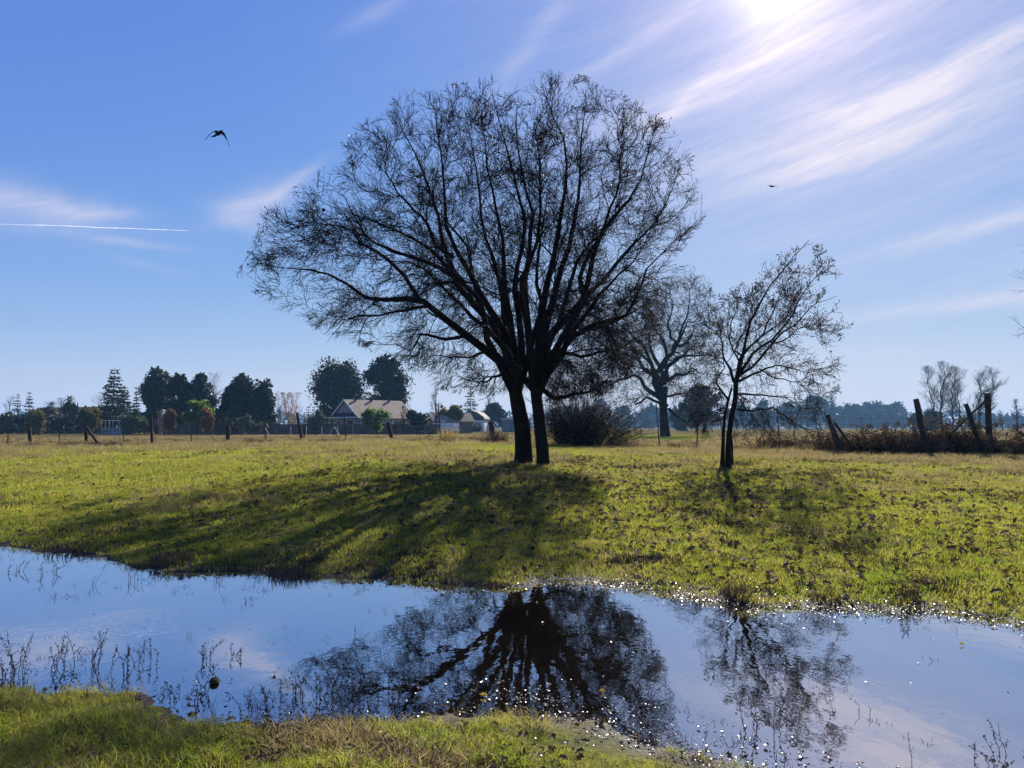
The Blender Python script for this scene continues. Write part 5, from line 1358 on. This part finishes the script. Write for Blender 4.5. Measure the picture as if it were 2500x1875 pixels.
litter = proto_collection('fallen_leaf', [(leaf_mesh(1), LITTER), (leaf_mesh(2, .07), LITTER), (leaf_mesh(3, .09), LITTER), (leaf_mesh(4, .06), LITTER)])
wetlit = proto_collection('wet_leaf', [(leaf_mesh(5), WET), (leaf_mesh(6, .06), WET), (leaf_mesh(7, .05), WET)])
x, y = sample(30000, 6.5, 26, 1.4, .8)
wgt = np.exp(-((x - 1.5 - .05 * y) / 5.0) ** 2) * np.exp(-((y - 15) / 7.5) ** 2) * (.35 + fbm(x * .7, y * .7, 81, 3)) + .06
keep = (rng.uniform(0, 1, len(x)) < wgt) & (zt(x, y) > .02); x, y = x[keep], y[keep]
place(x, y, rng.uniform(.7, 1.3, len(x)) * (1 + .02 * y), rng.integers(0, 4, len(x)), litter, 'leaf_litter', 'fallen oak leaves strewn over the meadow under the trees', 'leaves', .45, .03)
x, y = sample(3200, 2.8, 5.6, 1.0, .9); keep = (y < y_near(x)) & (fbm(x * 1.4, y * 1.8, 83, 3) > rng.uniform(.35, .75, len(x))); x, y = x[keep], y[keep]
place(x, y, rng.uniform(.4, .9, len(x)), rng.integers(0, 4, len(x)), litter, 'bank_litter', 'dead leaves lying in the near bank grass', 'leaves', .5, .02)
# wet litter along the water's edge: heaviest on the right
def edge_strip(n, fn, sgn, xa, xb, spread, rightness):
    x = rng.uniform(xa, xb, n); d = rng.normal(size=n) * spread
    keep = rng.uniform(0, 1, n) < rightness(x) * (.35 + .9 * (fbm(x * 1.5, d * 4, 91, 3) > .46)); x, d = x[keep], d[keep]
    return x, fn(x) + sgn * d
x1_, y1_ = edge_strip(17000, y_far, 1, -3, 8, .22, lambda x: np.clip((x + 1.2) / 2.2, .05, 1))
x2_, y2_ = edge_strip(11000, y_near, 1, -4, 4.2, .26, lambda x: np.clip((x + 1.0) / 1.6, .12, 1))
x, y = np.concatenate([x1_, x2_]), np.concatenate([y1_, y2_])
z = np.maximum(zt(x, y), 0.0) + .004
n = len(x); rot = np.stack([rng.normal(size=n) * .15, rng.normal(size=n) * .15, rng.uniform(0, 6.283, n)], 1)
sc = .09 + .5 * rng.uniform(0, 1, n) ** 2.2 ; scatter('wet_litter', np.stack([x, y, z], 1), rot, np.stack([sc] * 3, 1), rng.integers(0, 3, n), wetlit, 'wet glinting dead leaves along both water edges', 'leaves')
# flecks floating on the water
x, y = sample(2600, 3.0, 10, 1.2, .75); keep = (y > y_near(x)) & (y < y_far(x)) & (rng.uniform(0, 1, 2600) < .03 + .3 * np.exp(-np.minimum(y - y_near(x), y_far(x) - y) / .28)); x, y = x[keep], y[keep]
n = len(x); rot = np.stack([rng.normal(size=n) * .12, rng.normal(size=n) * .12, rng.uniform(0, 6.283, n)], 1); sc = rng.uniform(.15, .5, n)
scatter('floating_flecks', np.stack([x, y, np.full(n, .002)], 1), rot, np.stack([sc, sc, sc * .6], 1), rng.integers(0, 3, n), wetlit, 'tiny dead leaf flecks floating on the pond', 'leaves')

# ------------------------------------------------------------------ weeds standing in the water
WEED = plain('water_weed_stem', (.03, .026, .024), .8, .3, 5, .3)
def water_weed(label, px, py, hpx, seed, stems=4, beads=True, spread=.10, obj_=True, lean=.25):
    rng = np.random.default_rng(seed)
    b = on_water(px, py); sc_ = b[1] / F; H = hpx * sc_ * .85
    tb = Tubes(); Cs = []
    for k in range(stems):
        a = rng.uniform(0, 6.283); o_ = b + np.array([math.cos(a), math.sin(a), 0]) * spread * rng.uniform(0, 1)
        h = H * rng.uniform(.45, 1.0) if k else H
        d = np.array([math.cos(a) * lean * rng.uniform(0, 1), math.sin(a) * lean * .5, 1.0])
        P = resample([o_ - [0, 0, .05], o_ + d * h * .5, o_ + d * h + [rng.normal() * .03, 0, 0]], 7, rng, .004)
        tb.add(P, np.linspace(.0022, .0012, 7), 4)
        q, r = children(P[None], np.linspace(.002, .0012, 7)[None], 3, .35, .95, (25, 60), (.10 * H, .4 * H), 4, .2, .12, .8, rng, rmin=.0011)
        tb.add(q, r, 3)
        if beads:
            for S_ in [P] + list(q):
                m_ = max(3, int(np.linalg.norm(S_[-1] - S_[0]) / .028)); u = np.linspace(.3, 1, m_)
                f = u * (len(S_) - 1); i0 = np.minimum(f.astype(int), len(S_) - 2); w = (f - i0)[:, None]
                pc = S_[i0] * (1 - w) + S_[i0 + 1] * w
                Cs.append(np.repeat(pc, 2, 0))
    root = empty('water_weed', b, label, 'weed')
    obj('stems', tb.mesh('stems'), WEED, root)
    if Cs:
        C = np.concatenate(Cs); C = C + rng.normal(size=C.shape) * .002
        V, FQ = leaf_arrays(C, .010, rng, .7); tag(obj('seed_heads', mesh_np('seed_heads', V, [FQ]), WEED, root), kind='stuff')
WW = [(48, 1640, 128, 6, 'tall dead weed stems standing in the water at far left'), (20, 1655, 60, 8, 'dark bushy weed at the left picture edge in the water'), (120, 1630, 80, 4, 'branching weed right of the tall left stems'), (190, 1625, 90, 5, 'paired upright weeds in the left pond'),
      (228, 1640, 110, 5, 'thick seedy weed stems, centre of the left group'), (300, 1640, 72, 5, 'short curling weeds right of the seedy group'), (365, 1620, 60, 4, 'small forked weed further out in the pond'), (510, 1620, 56, 4, 'leafy weed tuft out in the left pond'),
      (500, 1690, 80, 3, 'bare weed stem beside the mossy clod'), (580, 1610, 34, 3, 'small weed with beaded stems in the mid pond'), (440, 1712, 60, 5, 'bent weeds at the near bank, left'), (595, 1735, 70, 3, 'single dead stalk at the near bank'),
      (690, 1715, 56, 5, 'weed cluster near the bank, left of centre'), (745, 1700, 72, 6, 'leaning thin weeds beside the oak reflection'), (800, 1690, 70, 5, 'fine weeds at the left tip of the oak reflection'), (880, 1700, 100, 12, 'bushy dark weeds left of the trunk reflection'),
      (940, 1705, 92, 12, 'second bushy weed mass nearer the trunk reflection'), (1876, 1790, 110, 6, 'seedy weed standing in the glittering right shallows'), (2105, 1750, 36, 2, 'two thin reed blades in the right pond'), (2226, 1872, 88, 1, 'single reed stalk at the lower right'),
      (2450, 1880, 70, 6, 'leafy weed at the lower right corner'), (2490, 1850, 110, 5, 'weed at the right picture edge, low'), (40, 1395, 30, 4, 'sparse weeds in the far left shallows'), (110, 1400, 38, 5, 'drooping weeds near the left far bank'), (220, 1430, 34, 3, 'pair of broken reeds in the left pond'),
      (320, 1415, 44, 6, 'dark reeds below the left bank mound'), (535, 1420, 36, 6, 'reeds just off the left far bank'), (1270, 1735, 46, 5, 'dark weeds on the near bank edge at centre'), (2200, 1520, 40, 5, 'reddish weeds at the right far edge of the pond')]
for k, (px, py, h, st, lb) in enumerate(WW):
    water_weed(lb, px, py, h, 500 + k, st, beads='reed' not in lb, spread=.05 + .012 * st, lean=.15 if st < 3 else .55)
# small stray stems, too many to count
rng = np.random.default_rng(91)
stp = proto_collection('stray_stem', [(tuft(31, 5, .05, .03, .10, .003, .9, .3), WEED), (tuft(32, 4, .04, .02, .07, .003, 1.2, .3), WEED), (tuft(33, 7, .06, .02, .06, .004, 1.4, .3), WEED)])
x, y = sample(9000, 3.2, 11.5, 1.6, .78); d_ = np.minimum(y - y_near(x), y_far(x) - y)
keep = (d_ > 0) & (rng.uniform(0, 1, len(x)) < .9 * np.exp(-d_ / .30) + .10 * (fbm(x * 1.2, y * 1.2, 95, 2) > .60)) ; x, y = x[keep], y[keep]
n = len(x); rot = np.stack([rng.normal(size=n) * .2, rng.normal(size=n) * .2, rng.uniform(0, 6.283, n)], 1); sc = rng.uniform(.5, 1.2, n)
scatter('stray_stems', np.stack([x, y, np.zeros(n)], 1), rot, np.stack([sc] * 3, 1), rng.integers(0, 3, n), stp, 'stray dead stems poking from the shallow water', 'weeds')
# a few leaves one can pick out
YELLOW = leafy('yellow_leaf', [(.25, .18, .03), (.30, .22, .03)], .4, .4, .4)
for px, py, lb in [(2345, 1575, 'yellow leaf floating alone on the right pond'), (1180, 1700, 'yellow leaf at the near bank below the trunk reflection'), (1468, 1690, 'yellow leaf upright in the shallows right of centre')]:
    o = obj('floating_leaf', leaf_mesh(int(px), .045), YELLOW, loc=on_water(px, py) + np.array([0, 0, .004])); o.rotation_euler = (RAD(50), RAD(10), RAD(px % 90)); tag(o, lb, 'leaf')
clod = on_water(525, 1668)
import bmesh
me = bpy.data.meshes.new('mossy_clod'); bm = bmesh.new(); bmesh.ops.create_icosphere(bm, subdivisions=3, radius=.030); bm.to_mesh(me); bm.free()
co = np.empty(len(me.vertices) * 3, np.float32); me.vertices.foreach_get('co', co); co = co.reshape(-1, 3)
co *= (.7 + .7 * vnoise(co[:, 0] * 40 + 3, co[:, 1] * 40 + co[:, 2] * 33, 4))[:, None]; me.vertices.foreach_set('co', co.ravel())
tag(obj('mossy_clod', me, plain('moss', (.04, .045, .015), .95, .4, 30, .1, .8, 60), loc=clod + np.array([0, 0, .012])), 'mossy clod sticking out of the left pond', 'clod')

# ------------------------------------------------------------------ haze
HAZE, t, out = mat('haze_air')
pv = t.node('ShaderNodeVolumePrincipled')
pv.inputs['Color'].default_value = (.30, .62, 1.0, 1); pv.inputs['Density'].default_value = .00028; pv.inputs['Anisotropy'].default_value = .0
t.l.new(pv.outputs[0], out.inputs['Volume'])
hz = obj('haze', boxes_mesh('haze', [(0, 700, 21, 4600, 3000, 44)]), HAZE); tag(hz, 'pale morning haze over the fields', 'haze', kind='stuff')
